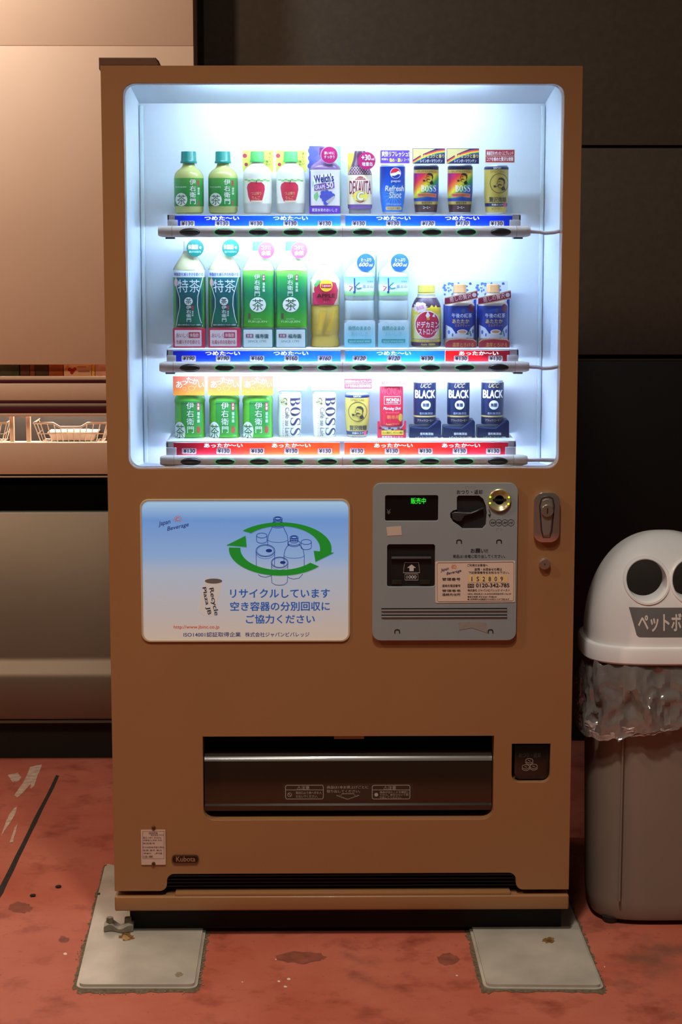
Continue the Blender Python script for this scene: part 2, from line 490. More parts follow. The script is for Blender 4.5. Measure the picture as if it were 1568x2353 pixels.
def blot(parent, a, b, rx, ry, seed, m=RUST, z=0.0102):
    bm = bmesh.new(); rnd = random.Random(seed)
    vs = []
    for k in range(22):
        t = 2 * math.pi * k / 22; s = rnd.uniform(0.65, 1.1)
        p = G(a + rx * math.cos(t) * s, b + ry * math.sin(t) * s); vs.append(bm.verts.new((p.x, p.y, z)))
    f = bm.faces.new(vs); bm.normal_update()
    if f.normal.z < 0: f.normal_flip()
    return from_bm('rust_spot', bm, m, parent)
blot(pl, 291, 2163, 20, 10, 1); blot(pl, 289, 2165, 10, 6, 2, mat('#a88a5a', 0.9, var=0.4, vs=200), 0.0103)
blot(pl, 412, 2250, 12, 6, 4, mat('#8a7a62', 0.9, var=0.4, vs=200))
blot(pr, 1262, 2171, 16, 8, 3); blot(pr, 1262, 2172, 8, 4, 7, mat('#5a4020', 0.9, var=0.4, vs=200), 0.0103)
# grit along the plates
bm = bmesh.new(); rnd = random.Random(11)
for i in range(150):
    e = rnd.random()
    if i < 70: q = G(470 + rnd.gauss(0, 4) - 10 * e, 2150 + 115 * e)
    elif i < 95: q = G(200 + rnd.gauss(0, 5) - 25 * e, 2150 + 60 * e)
    elif i < 125: q = G(1085 + rnd.gauss(0, 3) + 28 * e, 2150 + 115 * e)
    else: q = G(180 + 270 * e, 2284 + rnd.gauss(0, 3))
    s = rnd.uniform(0.0005, 0.0019)
    bmesh.ops.create_icosphere(bm, subdivisions=1, radius=s, matrix=Matrix.Translation((q.x, q.y, s * 0.7 + 0.0008)) @ Matrix.Diagonal((1, 1, 0.7, 1)))
tag(from_bm('grit', bm, mat('#9a8c74', 0.9, var=0.5, vs=300)), 'loose grit along the edges of the steel plates', None, kind='stuff')
for (a, b, s, lb) in [(134, 2040, 0.006, 'dark pebble on the red floor beside the machine'), (75, 2060, 0.006, 'dark pebble above the grey stain on the red floor'), (232, 2058, 0.0065, 'dark pebble against the left steel plate')]:
    bm = bmesh.new(); q = G(a, b)
    bmesh.ops.create_icosphere(bm, subdivisions=2, radius=s)
    for v in bm.verts:
        v.co *= 1 + 0.35 * mnoise.noise(v.co * 150 + Vector((a, b, 0))); v.co.z *= 0.6; v.co.x *= 1.2
    bmesh.ops.translate(bm, verts=bm.verts, vec=(q.x, q.y, s * 0.5))
    tag(from_bm('pebble', bm, mat('#2a241e', 0.9)), lb, 'pebble', 'pebbles on the floor')

# ================================================================== VENDING MACHINE
VM = thing('vending_machine', 'brown drinks vending machine with lit display of three shelves', 'vending machine')
XL = (P(233, 151).x + P(262, 2075).x) / 2; XR = (P(1343, 152).x + P(1305, 2075).x) / 2
ZT = P(788, 151).z
BROWN = mat('#9c7048', 0.42, var=0.03, vs=4, coat=0.1, bump=0.02, bs=500)
BROWN2 = mat('#86583a', 0.45)
BLACK = mat('#0c0b0a', 0.6)
DOOR_T = 0.05
def wloop(px_pts, Y=0.0): return [pxz(a, b, Y) for a, b in px_pts]
# door with its openings
zb = P(784, 2046).z
n0 = P(784, 2007).z
def sx(px, py): return P(px, py).x
a0, a1 = sx(386, 2030), sx(1184, 2030)
outer = [(XL, ZT), (XL, zb)]
def scurve(x, z, x2, z2, n=6):
    out = []
    for i in range(n + 1):
        t = i / n; out.append((x + (x2 - x) * t, z + (z2 - z) * (t * t * (3 - 2 * t))))
    return out
def corner_notch():
    r = 0.016; pts = []
    x = a0
    for i in range(6): t = math.pi / 2 * i / 5; pts.append((x - 0.018 + r * math.sin(t), zb + r - r * math.cos(t)))
    for i in range(6): t = math.pi / 2 * i / 5; pts.append((x + 0.014 + -r * math.cos(t), n0 - r + r * math.sin(t)))
    return pts
lft = corner_notch(); mid = (a0 + a1) / 2
outer += lft + [(2 * mid - x, z) for x, z in reversed(lft)] + [(XR, zb), (XR, ZT)]
wl = (P(284.5, 300).x + P(294, 1000).x) / 2; wr = (P(1299, 300).x + P(1283, 1000).x) / 2
wt = P(790, 192).z; wb = P(790, 1077).z
win = rrect(wl, wb, wr, wt, 0.024)
dx0, dz0, dx1, dz1 = pbox((468, 1691, 1136, 1885))
slot = rrect(dx0, dz0, dx1, dz1, 0.024, corners=(1, 1, 0, 0))
cx0, cz0, cx1, cz1 = pbox((1176, 1709, 1266, 1798))
ret = rrect(cx0, cz0, cx1, cz1, 0.018, corners=(1, 1, 0, 0))
door = prism('door', [outer, win, slot, ret], 0.0, DOOR_T, BROWN, VM, bev=0.0025, seg=4)
# cabinet shell behind the door
bm = bmesh.new(); T = 0.02; YB = 0.72
xl, xr = XL + 0.004, XR - 0.004; zt = ZT - 0.004; z0 = 0.075
bm_box(bm, xl, DOOR_T, z0, xl + T, YB, zt); bm_box(bm, xr - T, DOOR_T, z0, xr, YB, zt)
bm_box(bm, xl + T, DOOR_T, zt - T, xr - T, YB, zt); bm_box(bm, xl + T, YB - T, z0, xr - T, YB, zt - T)
bm_box(bm, xl + T, DOOR_T, z0, xr - T, YB - T, z0 + T)
from_bm('cabinet', bm, BROWN2, VM)
# base rail, skirt, feet
rz0, rz1 = P(784, 2090).z, P(784, 2057).z
box('base_rail', (XL, -0.006, rz0), (XR, 0.05, rz1), BROWN, VM, bev=0.004, seg=3)
rx0, rx1 = sx(402, 2050), sx(1174, 2050)
box('base_rail_lip', (rx0, -0.003, rz1 - 0.002), (rx1, 0.03, P(784, 2050).z), BROWN, VM, bev=0.003)
box('skirt', (XL + 0.03, 0.03, 0.0112), (XR - 0.012, 0.045, rz0 + 0.01), mat('#0a0908', 0.8), VM)
for x in (XL + 0.07, XR - 0.09):
    for y in (0.10, 0.62):
        bm = bmesh.new(); bmesh.ops.create_cone(bm, cap_ends=True, segments=20, radius1=0.026, radius2=0.018, depth=0.065, matrix=Matrix.Translation((x, y, 0.0435)))
        from_bm('foot', bm, mat('#3a342c', 0.6, metal=0.5), VM, 40)
# ventilation grille in the notch
grille = box('grille_back', (a0 - 0.03, 0.04, zb - 0.012), (a1 + 0.03, 0.055, n0 + 0.01), BLACK, VM)
for i in range(5):
    z = zb + 0.0 + (n0 - zb) * (i + 0.3) / 5
    box('louver', (a0 - 0.02, 0.022, z), (a1 + 0.02, 0.04, z + 0.0028), mat('#191612', 0.5), grille)
# hinge cover on top left
hx0, hx1 = P(228, 140, 0.02).x, P(366, 140, 0.02).x
hz1 = P(300, 133, 0.02).z
hb = bmesh.new()
prof = [(hx0, ZT - 0.006), (hx0 + 0.0062, ZT - 0.016), (hx0 + 0.0062, ZT + 0.001), (hx1, ZT + 0.001), (hx1 - 0.007, hz1), (hx0, hz1)]
prism('hinge_cover', prof, 0.012, 0.10, mat('#6a4a38', 0.45), VM, bev=0.0015)

# ---- display cavity
CB = 0.235                                        # depth of the back panel
bx0 = P(326, 650, CB).x; bx1 = P(1247, 650, CB).x
bzt = P(790, 238, CB).z; bzb = P(790, 1064, CB).z
LINER = mat('#dfe9f2', 0.45, spec=0.3)
def quad(name, pts, m, parent):
    bm = bmesh.new(); bm.faces.new([bm.verts.new(p) for p in pts]); return from_bm(name, bm, m, parent)
e = 0.006; fy = DOOR_T - 0.004
fl, fr, ft, fb = wl - e, wr + e, wt + 0.031, wb - 0.004
quad('display_back', [(bx0, CB, bzb), (bx1, CB, bzb), (bx1, CB, bzt), (bx0, CB, bzt)], LINER, VM)
quad('display_side', [(fl, fy, fb), (bx0, CB, bzb), (bx0, CB, bzt), (fl, fy, ft)], LINER, VM)
quad('display_side', [(bx1, CB, bzb), (fr, fy, fb), (fr, fy, ft), (bx1, CB, bzt)], LINER, VM)
quad('display_ceiling', [(bx0, CB, bzt), (bx1, CB, bzt), (fr, fy, ft), (fl, fy, ft)], LINER, VM)
quad('display_floor', [(fl, fy, fb), (fr, fy, fb), (bx1, CB, bzb), (bx0, CB, bzb)], LINER, VM)
# corner strips down both rear corners
for s in (-1, 1):
    xx = bx0 if s < 0 else bx1
    box('corner_strip', (xx - s * 0.0005, CB - 0.012, bzb + 0.003), (xx - s * 0.009, CB - 0.004, bzt - 0.004), mat('#d8e8ee', 0.4), VM, bev=0.002)
# window pane
prism('window_pane', rrect(wl - 0.004, wb - 0.003, wr + 0.004, wt + 0.004, 0.026), 0.012, 0.015, clear('#dfeaf5', 0.012, 0.03, 1.35), VM)
# window gasket
prism('window_gasket', [rrect(wl - 0.012, wb - 0.0035, wr + 0.012, wt + 0.012, 0.034), rrect(wl - 0.0004, wb + 0.0004, wr + 0.0004, wt - 0.0004, 0.024)], 0.016, 0.022, mat('#cdd3da', 0.4), VM)
# lamps of the display (fluorescent tubes)
TUBE_TOP = 105.0; TUBE_ROW = 75.0
def tube_lamp(x0, x1, y, z, r, strength):
    t = tube('fluorescent_tube', [(x0, y, z), (x1, y, z)], r, glow('#c8e4ff', strength), VM, n=12)
    for x, d in ((x0, -1), (x1, 1)):
        tube('tube_socket', [(x, y, z), (x + d * 0.018, y, z)], r * 1.25, mat('#e5e5e5', 0.4), t, n=12)
    return t
tube_lamp(P(440, 150).x, P(1135, 150).x, 0.068, wt + 0.0125, 0.009, TUBE_TOP)

# ---- shelves
ROWS = [dict(top=493.0, strip=(495, 520), bar=(519, 545), lx=(385, 1197), bx=(363, 1220), kind='cold'),
        dict(top=803.5, strip=(806, 831), bar=(831, 856), lx=(383, 1192), bx=(366, 1217), kind='mixed'),
        dict(top=1014.5, strip=(1017.5, 1043), bar=(1046, 1071), lx=(382, 1186), bx=(368, 1213), kind='hot')]
LY = 0.075     # ledge front
BARC = mat('#d8cdc4', 0.38, coat=0.15)
STRIPS = {  # backlight falloff painted into the colours: bright towards the middle, dark ends
    'cold': [((402, 783), [(0, '#0636b8'), (0.3, '#0a4ae0'), (0.6, '#2a86f0'), (1, '#3f9cf8')]), ((794, 1178), [(0, '#2f88f5'), (0.5, '#1e62f0'), (0.75, '#0a46dc'), (1, '#0636b8')])],
    'mixed': [((398, 783), [(0, '#0a2cb0'), (0.3, '#0c44dc'), (0.6, '#2a86f0'), (1, '#3a94f4')]), ((794, 1023), [(0, '#2a9cdc'), (0.5, '#38b4ea'), (0.8, '#38b4ea'), (1, '#2a90e0')]), ((1024, 1172), [(0, '#f02a2a'), (0.35, '#d81c34'), (0.6, '#a81c34'), (1, '#8c1a30')])],
    'hot': [((399, 781), [(0, '#8c1c36'), (0.25, '#b81c36'), (0.5, '#f0502c'), (1, '#ff6430')]), ((792, 1168), [(0, '#ff5a2c'), (0.45, '#f0402c'), (0.7, '#d01e32'), (1, '#a01c34')])],
}
PRICES = [[('130', 0)] * 2 + [('130', 0)] * 5 + [('130', 1)] * 2 + [('130', 0)],
          [('190', 1), ('190', 1), ('160', 0), ('160', 0), ('160', 1), ('120', 1), ('120', 1), ('130', 2), ('130', 0), ('130', 0)],
          [('130', 2), ('130', 0), ('130', 2), ('130', 0), ('130', 0), ('130', 0), ('130', 0), ('130', 2), ('130', 0), ('130', 0)]]
TAGX = [[431, 511, 589, 668, 747, 825, 904, 984, 1064, 1142], [434, 513, 591, 670, 747, 827, 906, 982, 1060, 1139], [435, 514, 591, 670, 747, 821, 901, 978, 1057, 1134]]
BTNX = [[436, 515, 594, 674, 752, 834, 913, 993, 1073, 1152], [436, 516, 595, 673, 753, 832, 911, 990, 1069, 1147], [438, 517, 596, 675, 753, 832, 910, 988, 1067, 1145]]
TAGY = [513.8, 823.8, 1036.5]
BTNY = [533, 844, 1059]
WORD = [[((470, 496.5, 550, 506), 'つめた〜い'), ((628, 496.5, 708, 506), 'つめた〜い'), ((865, 496.5, 944, 506), 'つめた〜い'), ((1023, 496.5, 1102, 506), 'つめた〜い')],
        [((472, 807, 552, 816.5), 'つめた〜い'), ((629, 807, 709, 816.5), 'つめた〜い'), ((866, 807, 945, 816.5), 'つめた〜い'), ((1055, 807, 1146, 816.5), 'あったか〜い')],
        [((469, 1018.5, 558, 1028.5), 'あったか〜い'), ((625, 1018.5, 714, 1028.5), 'あったか〜い'), ((860, 1018.5, 949, 1028.5), 'あったか〜い'), ((1016, 1018.5, 1104, 1028.5), 'あったか〜い')]]
LEDGE_Z = []
for ri, R_ in enumerate(ROWS):
    x0 = P(R_['lx'][0], R_['top'], LY).x; x1 = P(R_['lx'][1], R_['top'], LY).x
    zt_ = P(790, R_['top'] - 1.0, LY).z; LEDGE_Z.append(zt_)
    zs = P(790, R_['strip'][1], LY).z
    WH = mat('#e9edf4', 0.4)
    shelf = box('shelf', (x0, LY, zt_ - 0.0025), (x1, CB - 0.001, zt_), WH, VM, bev=0.0008)
    for xx in (x0, x1 - 0.003): box('shelf_end', (xx, LY, zs - 0.004), (xx + 0.003, CB - 0.02, zt_ - 0.0025), WH, shelf)
    fz1 = zt_ - 0.0025
    # white clip pieces at both ends of the strips
    ends = [(R_['lx'][0], STRIPS[R_['kind']][0][0][0]), (STRIPS[R_['kind']][-1][0][1], R_['lx'][1])]
    for (p0, p1) in ends:
        q0, q1 = P(p0, R_['strip'][0], LY).x, P(p1, R_['strip'][0], LY).x
        box('strip_holder', (q0, LY, zs - 0.003), (q1, LY + 0.003, fz1), mat('#c9cad6', 0.45), shelf)
        box('strip_clip', (q0 + 0.0005 if p0 == R_['lx'][0] else q0 - 0.006, LY - 0.0035, zs - 0.003), (q1 + 0.006 if p0 == R_['lx'][0] else q1 - 0.0005, LY - 0.0008, fz1 - (fz1 - zs) * 0.42), mat('#d9dae2', 0.4), shelf, bev=0.0008)
    strips = []
    for (rng, stops) in STRIPS[R_['kind']]:
        q0, q1 = P(rng[0], R_['strip'][0], LY).x, P(rng[1], R_['strip'][0], LY).x
        st = box('price_strip', (q0, LY - 0.0006, zs - 0.003), (q1, LY + 0.001, fz1 - 0.0005), grad(tuple(stops), (1, 0, 0), q0, q1, 0.35, 0.42, transl=0.35), VM)
        strips.append((rng, st))
    if len(strips) > 1:
        q0, q1 = P(strips[0][0][1], R_['strip'][0], LY).x, P(strips[1][0][0], R_['strip'][0], LY).x
        box('strip_divider', (q0, LY - 0.001, zs - 0.003), (q1, LY + 0.002, fz1), mat('#b9bccb', 0.4), shelf)
    def strip_at(px):
        for rng, st in strips:
            if rng[0] <= px <= rng[1]: return st
        return strips[-1][1]
    for b, s in WORD[ri]:
        ptext(strip_at((b[0] + b[2]) / 2), s, b, LY - 0.0012, mat('#ffffff', emit=1.1), bold=0.03)
    for k in range(10):
        pr_, style = PRICES[ri][k]; tx = TAGX[ri][k]; ty = TAGY[ri]
        a = pbox((tx - 16.5, ty - 6.6, tx + 16.5, ty + 6.4), LY)
        tg = prism('price_tag', rrect(a[0], a[1], a[2], a[3], 0.0022, 3), LY - 0.0022, LY - 0.0008, mat('#c4c2d6', 0.5, emit=0.18), strip_at(tx))
        tg.parent = VM
        ptext(tg, '¥' + pr_, (tx - 13.5, ty - 5.6, tx + 13.5, ty + 4.6), LY - 0.0026, mat('#0c0c14', 0.6), bold=0.018 if style != 2 else 0.034, shear=0.28 if style == 1 else 0.0)
    # button bar: half-round tube with rounded ends
    BY = 0.052
    b0, b1 = P(R_['bx'][0], R_['bar'][0], BY).x, P(R_['bx'][1], R_['bar'][0], BY).x
    zc = (P(790, R_['bar'][0], BY).z + P(790, R_['bar'][1], BY).z) / 2; rr = (P(790, R_['bar'][0], BY).z - P(790, R_['bar'][1], BY).z) / 2
    bm = bmesh.new(); rings = []
    nseg = 20
    def ring(x, s):
        out = []
        for j in range(nseg):
            t = 2 * math.pi * j / nseg
            yy = -math.cos(t) * rr * 1.05; zz = math.sin(t) * rr
            if yy > rr * 0.75: yy = rr * 0.75
            out.append((x, BY + 0.006 + yy * s, zc + zz * s))
        return out
    for x, s in ((b0, 0.72), (b0 + 0.003, 0.86), (b0 + 0.008, 0.96), (b0 + 0.014, 1.0), (b1 - 0.014, 1.0), (b1 - 0.008, 0.96), (b1 - 0.003, 0.86), (b1, 0.72)): rings.append(ring(x, s))
    bm_stack(bm, rings); bmesh.ops.recalc_face_normals(bm, faces=bm.faces)
    bar = from_bm('button_bar', bm, BARC, VM, 45)
    for x in (b0 + 0.03, b1 - 0.03, (P(788, 530).x)):
        tube('bar_joint', [(x, BY + 0.006 + rr * 1.06 * -math.cos(t), zc + rr * 1.01 * math.sin(t)) for t in [math.pi * (i / 12 - 0.5) for i in range(13)]], 0.0005, mat('#8d8078', 0.6), bar, n=5)
    for k in range(10):
        p = P(BTNX[ri][k], BTNY[ri], BY - rr); cxb, czb = p.x, zc - 0.0012
        lit = 0 < k < 9 if ri != 0 else 0 < k < 9
        bm = bmesh.new(); rg = []
        def on_bar(x, z, push):
            d = max(-0.98, min(0.98, (z - zc) / rr)); return (x, BY + 0.006 - rr * 1.05 * math.sqrt(1 - d * d) - push, z)
        for s, push in ((1.0, 0.0), (0.96, 0.0016), (0.8, 0.0022), (0.4, 0.0024)):
            rg.append([on_bar(cxb + 0.0205 * s * math.copysign(abs(math.cos(t)) ** 0.85, math.cos(t)), czb + 0.0072 * s * math.sin(t), push) for t in [2 * math.pi * i / 28 for i in range(28)]])
        bm_stack(bm, rg, cap0=False); bmesh.ops.recalc_face_normals(bm, faces=bm.faces)
        from_bm('select_button', bm, mat('#14161c', 0.22, coat=0.3), bar, 60)
        tube('button_ring', [on_bar(cxb + 0.0212 * math.cos(t), czb + 0.0077 * math.sin(t), 0.0003) for t in [2 * math.pi * i / 28 for i in range(28)]], 0.0008,
             glow('#1fae4a', 0.75) if lit else mat('#3a3a30', 0.4), bar, n=6, closed=True)
    # brackets under the bar
    for px in (392, 1190):
        x = P(px, R_['bar'][1], LY).x
        box('bracket', (x - 0.010, BY + 0.012, zc - rr - 0.004), (x + 0.010, LY + 0.02, zc - rr + 0.004), mat('#5a646e', 0.5), bar)
    # cable to the door frame on the right
    y_ = BY + 0.004
    pc = [(b1 - 0.002, y_, zc), (b1 + 0.02, y_, zc - 0.001), ((b1 + wr) / 2, y_ - 0.004, zc - 0.0035), (wr - 0.012, y_ - 0.008, zc - 0.002), (wr + 0.004, y_ - 0.010, zc + 0.002)]
    if ri == 2: pc = [(b1 - 0.002, y_, zc), (b1 + 0.03, y_, zc + 0.0005), (wr + 0.004, y_ - 0.01, zc + 0.0005)]
    tube('bar_cable', pc, 0.0042, mat('#cbbfc4', 0.5), VM, n=10)
    # tube lamp hidden behind the bar
    tube_lamp(P(425, 520, 0.12).x, P(1150, 520, 0.12).x, LY + 0.0095, zc + 0.002, 0.0075, TUBE_ROW)

# ---- recycling poster panel
PZ = lambda X, Y: (310 + X * 0.33163, 1130 + Y * 0.33163)
pb = pbox((328, 1148, 803, 1473))
prism('poster_frame', [rrect(pb[0] - 0.002, pb[1] - 0.002, pb[2] + 0.002, pb[3] + 0.002, 0.019), rrect(pb[0] + 0.0022, pb[1] + 0.0022, pb[2] - 0.0022, pb[3] - 0.0022, 0.016)], -0.0035, 0.0005, mat('#c9b79c', 0.35, coat=0.4), VM, bev=0.001)
zh = P(565, 1278).z
poster = prism('recycling_poster', rrect(pb[0] + 0.0015, pb[1] + 0.0015, pb[2] - 0.0015, pb[3] - 0.0015, 0.016), -0.0016, 0.0005,
               grad(((0, '#bcae9f'), (0.25, '#aeb0b6'), (0.5, '#a2b4cc'), (0.60, '#86abdc'), (0.86, '#6a9ade'), (1, '#a4d0f2')), (0, 0, 1), pb[1], pb[3], 0.3, 0.47), VM)
PY = -0.0019
tag(poster, 'backlit recycling notice with green arrow ring and blue lettering')
INK = mat('#1c3f9e', 0.4, emit=0.18); INK2 = mat('#2a62b8', 0.4, emit=0.25); GRN = mat('#1f9a34', 0.4, emit=0.22)
for s, b in (('リサイクルしています', (661, 672, 1352, 736)), ('空き容器の分別回収に', (661, 760, 1352, 826)), ('ご協力ください', (770, 850, 1248, 914))):
    p0 = PZ(b[0], b[1]); p1 = PZ(b[2], b[3]); ptext(poster, s, (*p0, *p1), PY, INK2, bold=0.022)
ptext(poster, 'http://www.jbinc.co.jp', (*PZ(270, 924), *PZ(586, 955)), PY, mat('#d0501c', 0.4, emit=0.2), bold=0.012)
ptext(poster, 'ISO14001認証取得企業', (*PZ(338, 972), *PZ(734, 1006)), PY, mat('#1c2a78', 0.4, emit=0.15), bold=0.008)
ptext(poster, '株式会社ジャパンビバレッジ', (*PZ(765, 972), *PZ(1210, 1006)), PY, mat('#1c2a78', 0.4, emit=0.15), bold=0.008)
def logo(parent, zf, X0, Y0, sc, Y, em):
    ink = mat('#22287a', 0.5, emit=em)
    bt = lambda x0, y0, x1, y1: (*zf(X0 + x0 * sc, Y0 + y0 * sc), *zf(X0 + x1 * sc, Y0 + y1 * sc))
    ptext(parent, 'Japan', bt(0, 34, 84, 72), Y, ink, shear=0.35, rot=0.22, bold=0.006)
    ptext(parent, 'Beverage', bt(58, 62, 206, 96), Y, ink, shear=0.35, rot=0.22, bold=0.006)
    org = mat('#e0702a', 0.5, emit=em)
    parts = []
    cxs, cys = X0 + 132 * sc, Y0 + 26 * sc
    for k in range(9):
        t = math.pi * (k / 8 * 1.5 + 0.75)
        parts.append(stroke2d([pxz(*zf(cxs + 15 * sc * math.cos(t), cys + 15 * sc * math.sin(t)), Y), pxz(*zf(cxs + 27 * sc * math.cos(t), cys + 27 * sc * math.sin(t)), Y)], 0.0011 * sc))
    parts.append(stroke2d([pxz(*zf(cxs + 11 * sc * math.cos(t), cys + 11 * sc * math.sin(t)), Y) for t in [0.5 + i * 0.4 for i in range(13)]], 0.0013 * sc))
    flat_obj('sun_logo', merge2d(parts), Y, org, parent)
logo(poster, PZ, 160, 162, 1.05, PY, 0.15)
# green ring of arrows
def arc(cx, cy, rx, ry, a0_, a1_, n=40):
    return [(cx + rx * math.cos(math.radians(a0_ + (a1_ - a0_) * i / n)), cy + ry * math.sin(math.radians(a0_ + (a1_ - a0_) * i / n))) for i in range(n + 1)]
def band(cx, cy, r0, r1, a0_, a1_):
    o = arc(cx, cy, r0[0], r0[1], a0_, a1_); i = arc(cx, cy, r1[0], r1[1], a0_, a1_)
    V = []; Fc = []
    for k in range(len(o)): V += [pxz(*PZ(*o[k]), PY), pxz(*PZ(*i[k]), PY)]
    for k in range(len(o) - 1): Fc.append((2 * k, 2 * k + 2, 2 * k + 3, 2 * k + 1))
    return V, Fc
def pp(pts): return poly2d([pxz(*PZ(*p), PY) for p in pts])
PYA = PY - 0.0006
def flatZ(name, vf, m, y=PY): return flat_obj(name, vf, y, m, poster)
cx_, cy_ = 1008, 395
flatZ('arrow', merge2d([band(cx_, cy_, (356, 184), (276, 158), 223, 368), pp([(1240, 408), (1383, 422), (1252, 486)])]), GRN, PYA)
flatZ('arrow', merge2d([band(cx_, cy_, (356, 186), (276, 146), 41, 183), pp([(633, 371), (768, 304), (776, 383)])]), GRN, PYA)
def zst(pts, wpx=3.6, closed=False):
    return stroke2d([pxz(*PZ(*p), PY) for p in pts], wpx * 0.33163 / PXM, closed)
def el(cx, cy, rx, ry, a=0, b=360, n=24): return arc(cx, cy, rx, ry, a, b, n)
def line_bottle(cx, top, hw, sh, bot, nk):
    L = []
    L.append(zst(el(cx, top, nk, nk * 0.45), 3.6)); L.append(zst(el(cx, top, nk * 0.7, nk * 0.3), 5))
    L.append(zst([(cx - nk, top), (cx - nk * 0.95, top + 30)])); L.append(zst([(cx + nk, top), (cx + nk * 0.95, top + 30)]))
    for d in (8, 15, 22, 29): L.append(zst(el(cx, top + d, nk * 0.92, nk * 0.42, 0, 180, 12), 2.4))
    L.append(zst(el(cx, top + 38, nk * 1.5, nk * 0.62))); L.append(zst(el(cx, top + 46, nk * 1.5, nk * 0.62, 0, 180, 12)))
    for s in (-1, 1):
        L.append(zst([(cx + s * nk * 1.2, top + 52), (cx + s * hw * 0.72, sh - 60), (cx + s * hw * 0.92, sh - 32), (cx + s * hw, sh), (cx + s * hw, bot)]))
    L.append(zst(el(cx, sh, hw, hw * 0.3, 0, 180, 16), 2.6))
    return L
def line_can(cx, top, rx, ry, bot):
    L = [zst(el(cx, top, rx, ry), 4), zst(el(cx, top, rx * 0.9, ry * 0.86), 2.2), zst([(cx - rx, top), (cx - rx * 0.96, bot)]), zst([(cx + rx, top), (cx + rx * 0.96, bot)])]
    L.append(zst(el(cx, top + 14, rx, ry, 0, 180, 16), 2.2))
    L.append(pp(el(cx + rx * 0.38, top, rx * 0.34, ry * 0.28, 0, 360, 16)[:-1]))
    return L
LA = []
LA += line_bottle(991, 186, 70, 330, 372, 30)
LA += line_bottle(1104, 316, 70, 440, 512, 28)
LA += line_can(905, 408, 65, 42, 520)
LA += line_can(1004, 490, 58, 38, 536)
for (c, t) in ((880, 303), (1188, 348)):
    LA += [zst(el(c, t, 36, 17)), zst([(c - 36, t), (c - 36, t + 36)]), zst([(c + 36, t), (c + 36, t + 36)]), zst(el(c, t + 36, 36, 17, 0, 180, 12))]
LA += [zst([(855, 572), (870, 585), (905, 592), (945, 582)]), zst([(946, 574), (950, 630), (975, 645), (1004, 648), (1035, 644), (1056, 628), (1060, 574)]), zst([(1062, 594), (1100, 606), (1140, 598), (1164, 570)])]
flatZ('line_drawing', merge2d(LA), INK)
# the white can on the notice
cp = [(484, 612), (498, 596), (540, 606), (604, 634), (604, 650), (548, 850), (520, 864), (470, 852), (438, 830), (440, 800)]
flatZ('can_picture', pp(cp), mat('#cfcdca', 0.4, emit=0.22))
flatZ('can_top', pp(el(546, 618, 60, 17, 0, 360, 24)[:-1]), mat('#6f6a66', 0.4, emit=0.05), PYA)
ptext(poster, 'Recycle', (*PZ(447, 742), *PZ(643, 782)), PYA, mat('#2a2626', 0.5), rot=-1.38, bold=0.01)
ptext(poster, 'Plaza JB', (*PZ(398, 740), *PZ(594, 774)), PYA, mat('#2a2626', 0.5), rot=-1.38, bold=0.01)

# ---- cash panel
CZ = lambda X, Y: (840 + X * 0.30612, 1090 + Y * 0.30612)
def cbox(X0, Y0, X1, Y1): return (*CZ(X0, Y0), *CZ(X1, Y1))
GREY = mat('#8e9699', 0.42, var=0.03, vs=12, coat=0.1)
CT = -0.010
cb = pbox((856, 1110, 1191, 1472), CT)
def cl(X0, Y0, X1, Y1, r, corners=(1, 1, 1, 1)):
    a = pbox(cbox(X0, Y0, X1, Y1), CT); return rrect(*a, r, corners=corners)
def wpts(pts): return [pxz(*CZ(*p), CT) for p in pts]
scr = cl(148, 157, 548, 350, 0.004)
lev = wpts([(700, 160), (855, 160), (885, 185), (905, 235), (912, 290), (905, 380), (880, 408), (730, 408), (705, 385), (660, 355), (640, 325), (638, 292), (660, 272), (688, 265), (688, 172)])
bil = cl(163, 525, 524, 845, 0.005)
panel = prism('cash_panel', [rrect(cb[0], cb[1], cb[2], cb[3], 0.018), scr, lev, bil], CT, 0.0, GREY, VM, bev=0.0024, seg=4)
tag(panel, 'grey plastic cash panel with screen, lever and note slot')
DK = mat('#0d0d0e', 0.25, coat=0.4)
def behind(name, loop, y, m): return prism(name, loop, y, 0.0, m, panel)
s_ = behind('screen', cl(140, 150, 556, 358, 0.002), -0.004, DK)
ptext(panel, '販売中', cbox(342, 176, 454, 222), -0.0043, glow('#22e028', 1.3), bold=0.0, name='screen_lettering')
ptext(panel, '¥', cbox(160, 262, 190, 300), -0.0043, mat('#6a6a66', 0.5), name='screen_lettering')
behind('lever_recess', wpts([(690, 150), (870, 150), (920, 230), (920, 415), (720, 415), (630, 340), (628, 270), (680, 258)]), -0.002, mat('#1c1d1f', 0.5))
prism('return_lever', wpts([(648, 290), (672, 280), (730, 284), (790, 286), (886, 250), (888, 258), (806, 296), (745, 312), (720, 350), (690, 352), (655, 335)]), -0.013, -0.003, mat('#303235', 0.35), panel, bev=0.0025, smooth=40, seg=3)
behind('bill_recess', cl(155, 515, 532, 853, 0.004), -0.0018, mat('#0f0f10', 0.5))
p0 = pbox(cbox(196, 618, 494, 634), -0.006); box('bill_lip', (p0[0], -0.0095, p0[1]), (p0[2], -0.002, p0[3]), mat('#4e4e50', 0.35), panel, bev=0.001)
WHT = mat('#c8c8c4', 0.5)
BYY = -0.0022
def cst(pts, wpx=2.2, closed=False, Y=BYY): return stroke2d([pxz(*CZ(*p), Y) for p in pts], wpx * 0.30612 * 2 / PXM, closed)
flat_obj('arrow_mark', merge2d([cst([(295, 662), (400, 662), (408, 738), (285, 738)], 1.8, True), cst([(298, 748), (395, 748), (395, 793), (298, 793)], 1.8, True),
                                poly2d([pxz(*CZ(*p), BYY) for p in [(347, 676), (380, 702), (363, 702), (363, 726), (331, 726), (331, 702), (313, 702)]])]), BYY, WHT, panel)
ptext(panel, '1000', cbox(310, 757, 384, 784), BYY, WHT, bold=0.02)
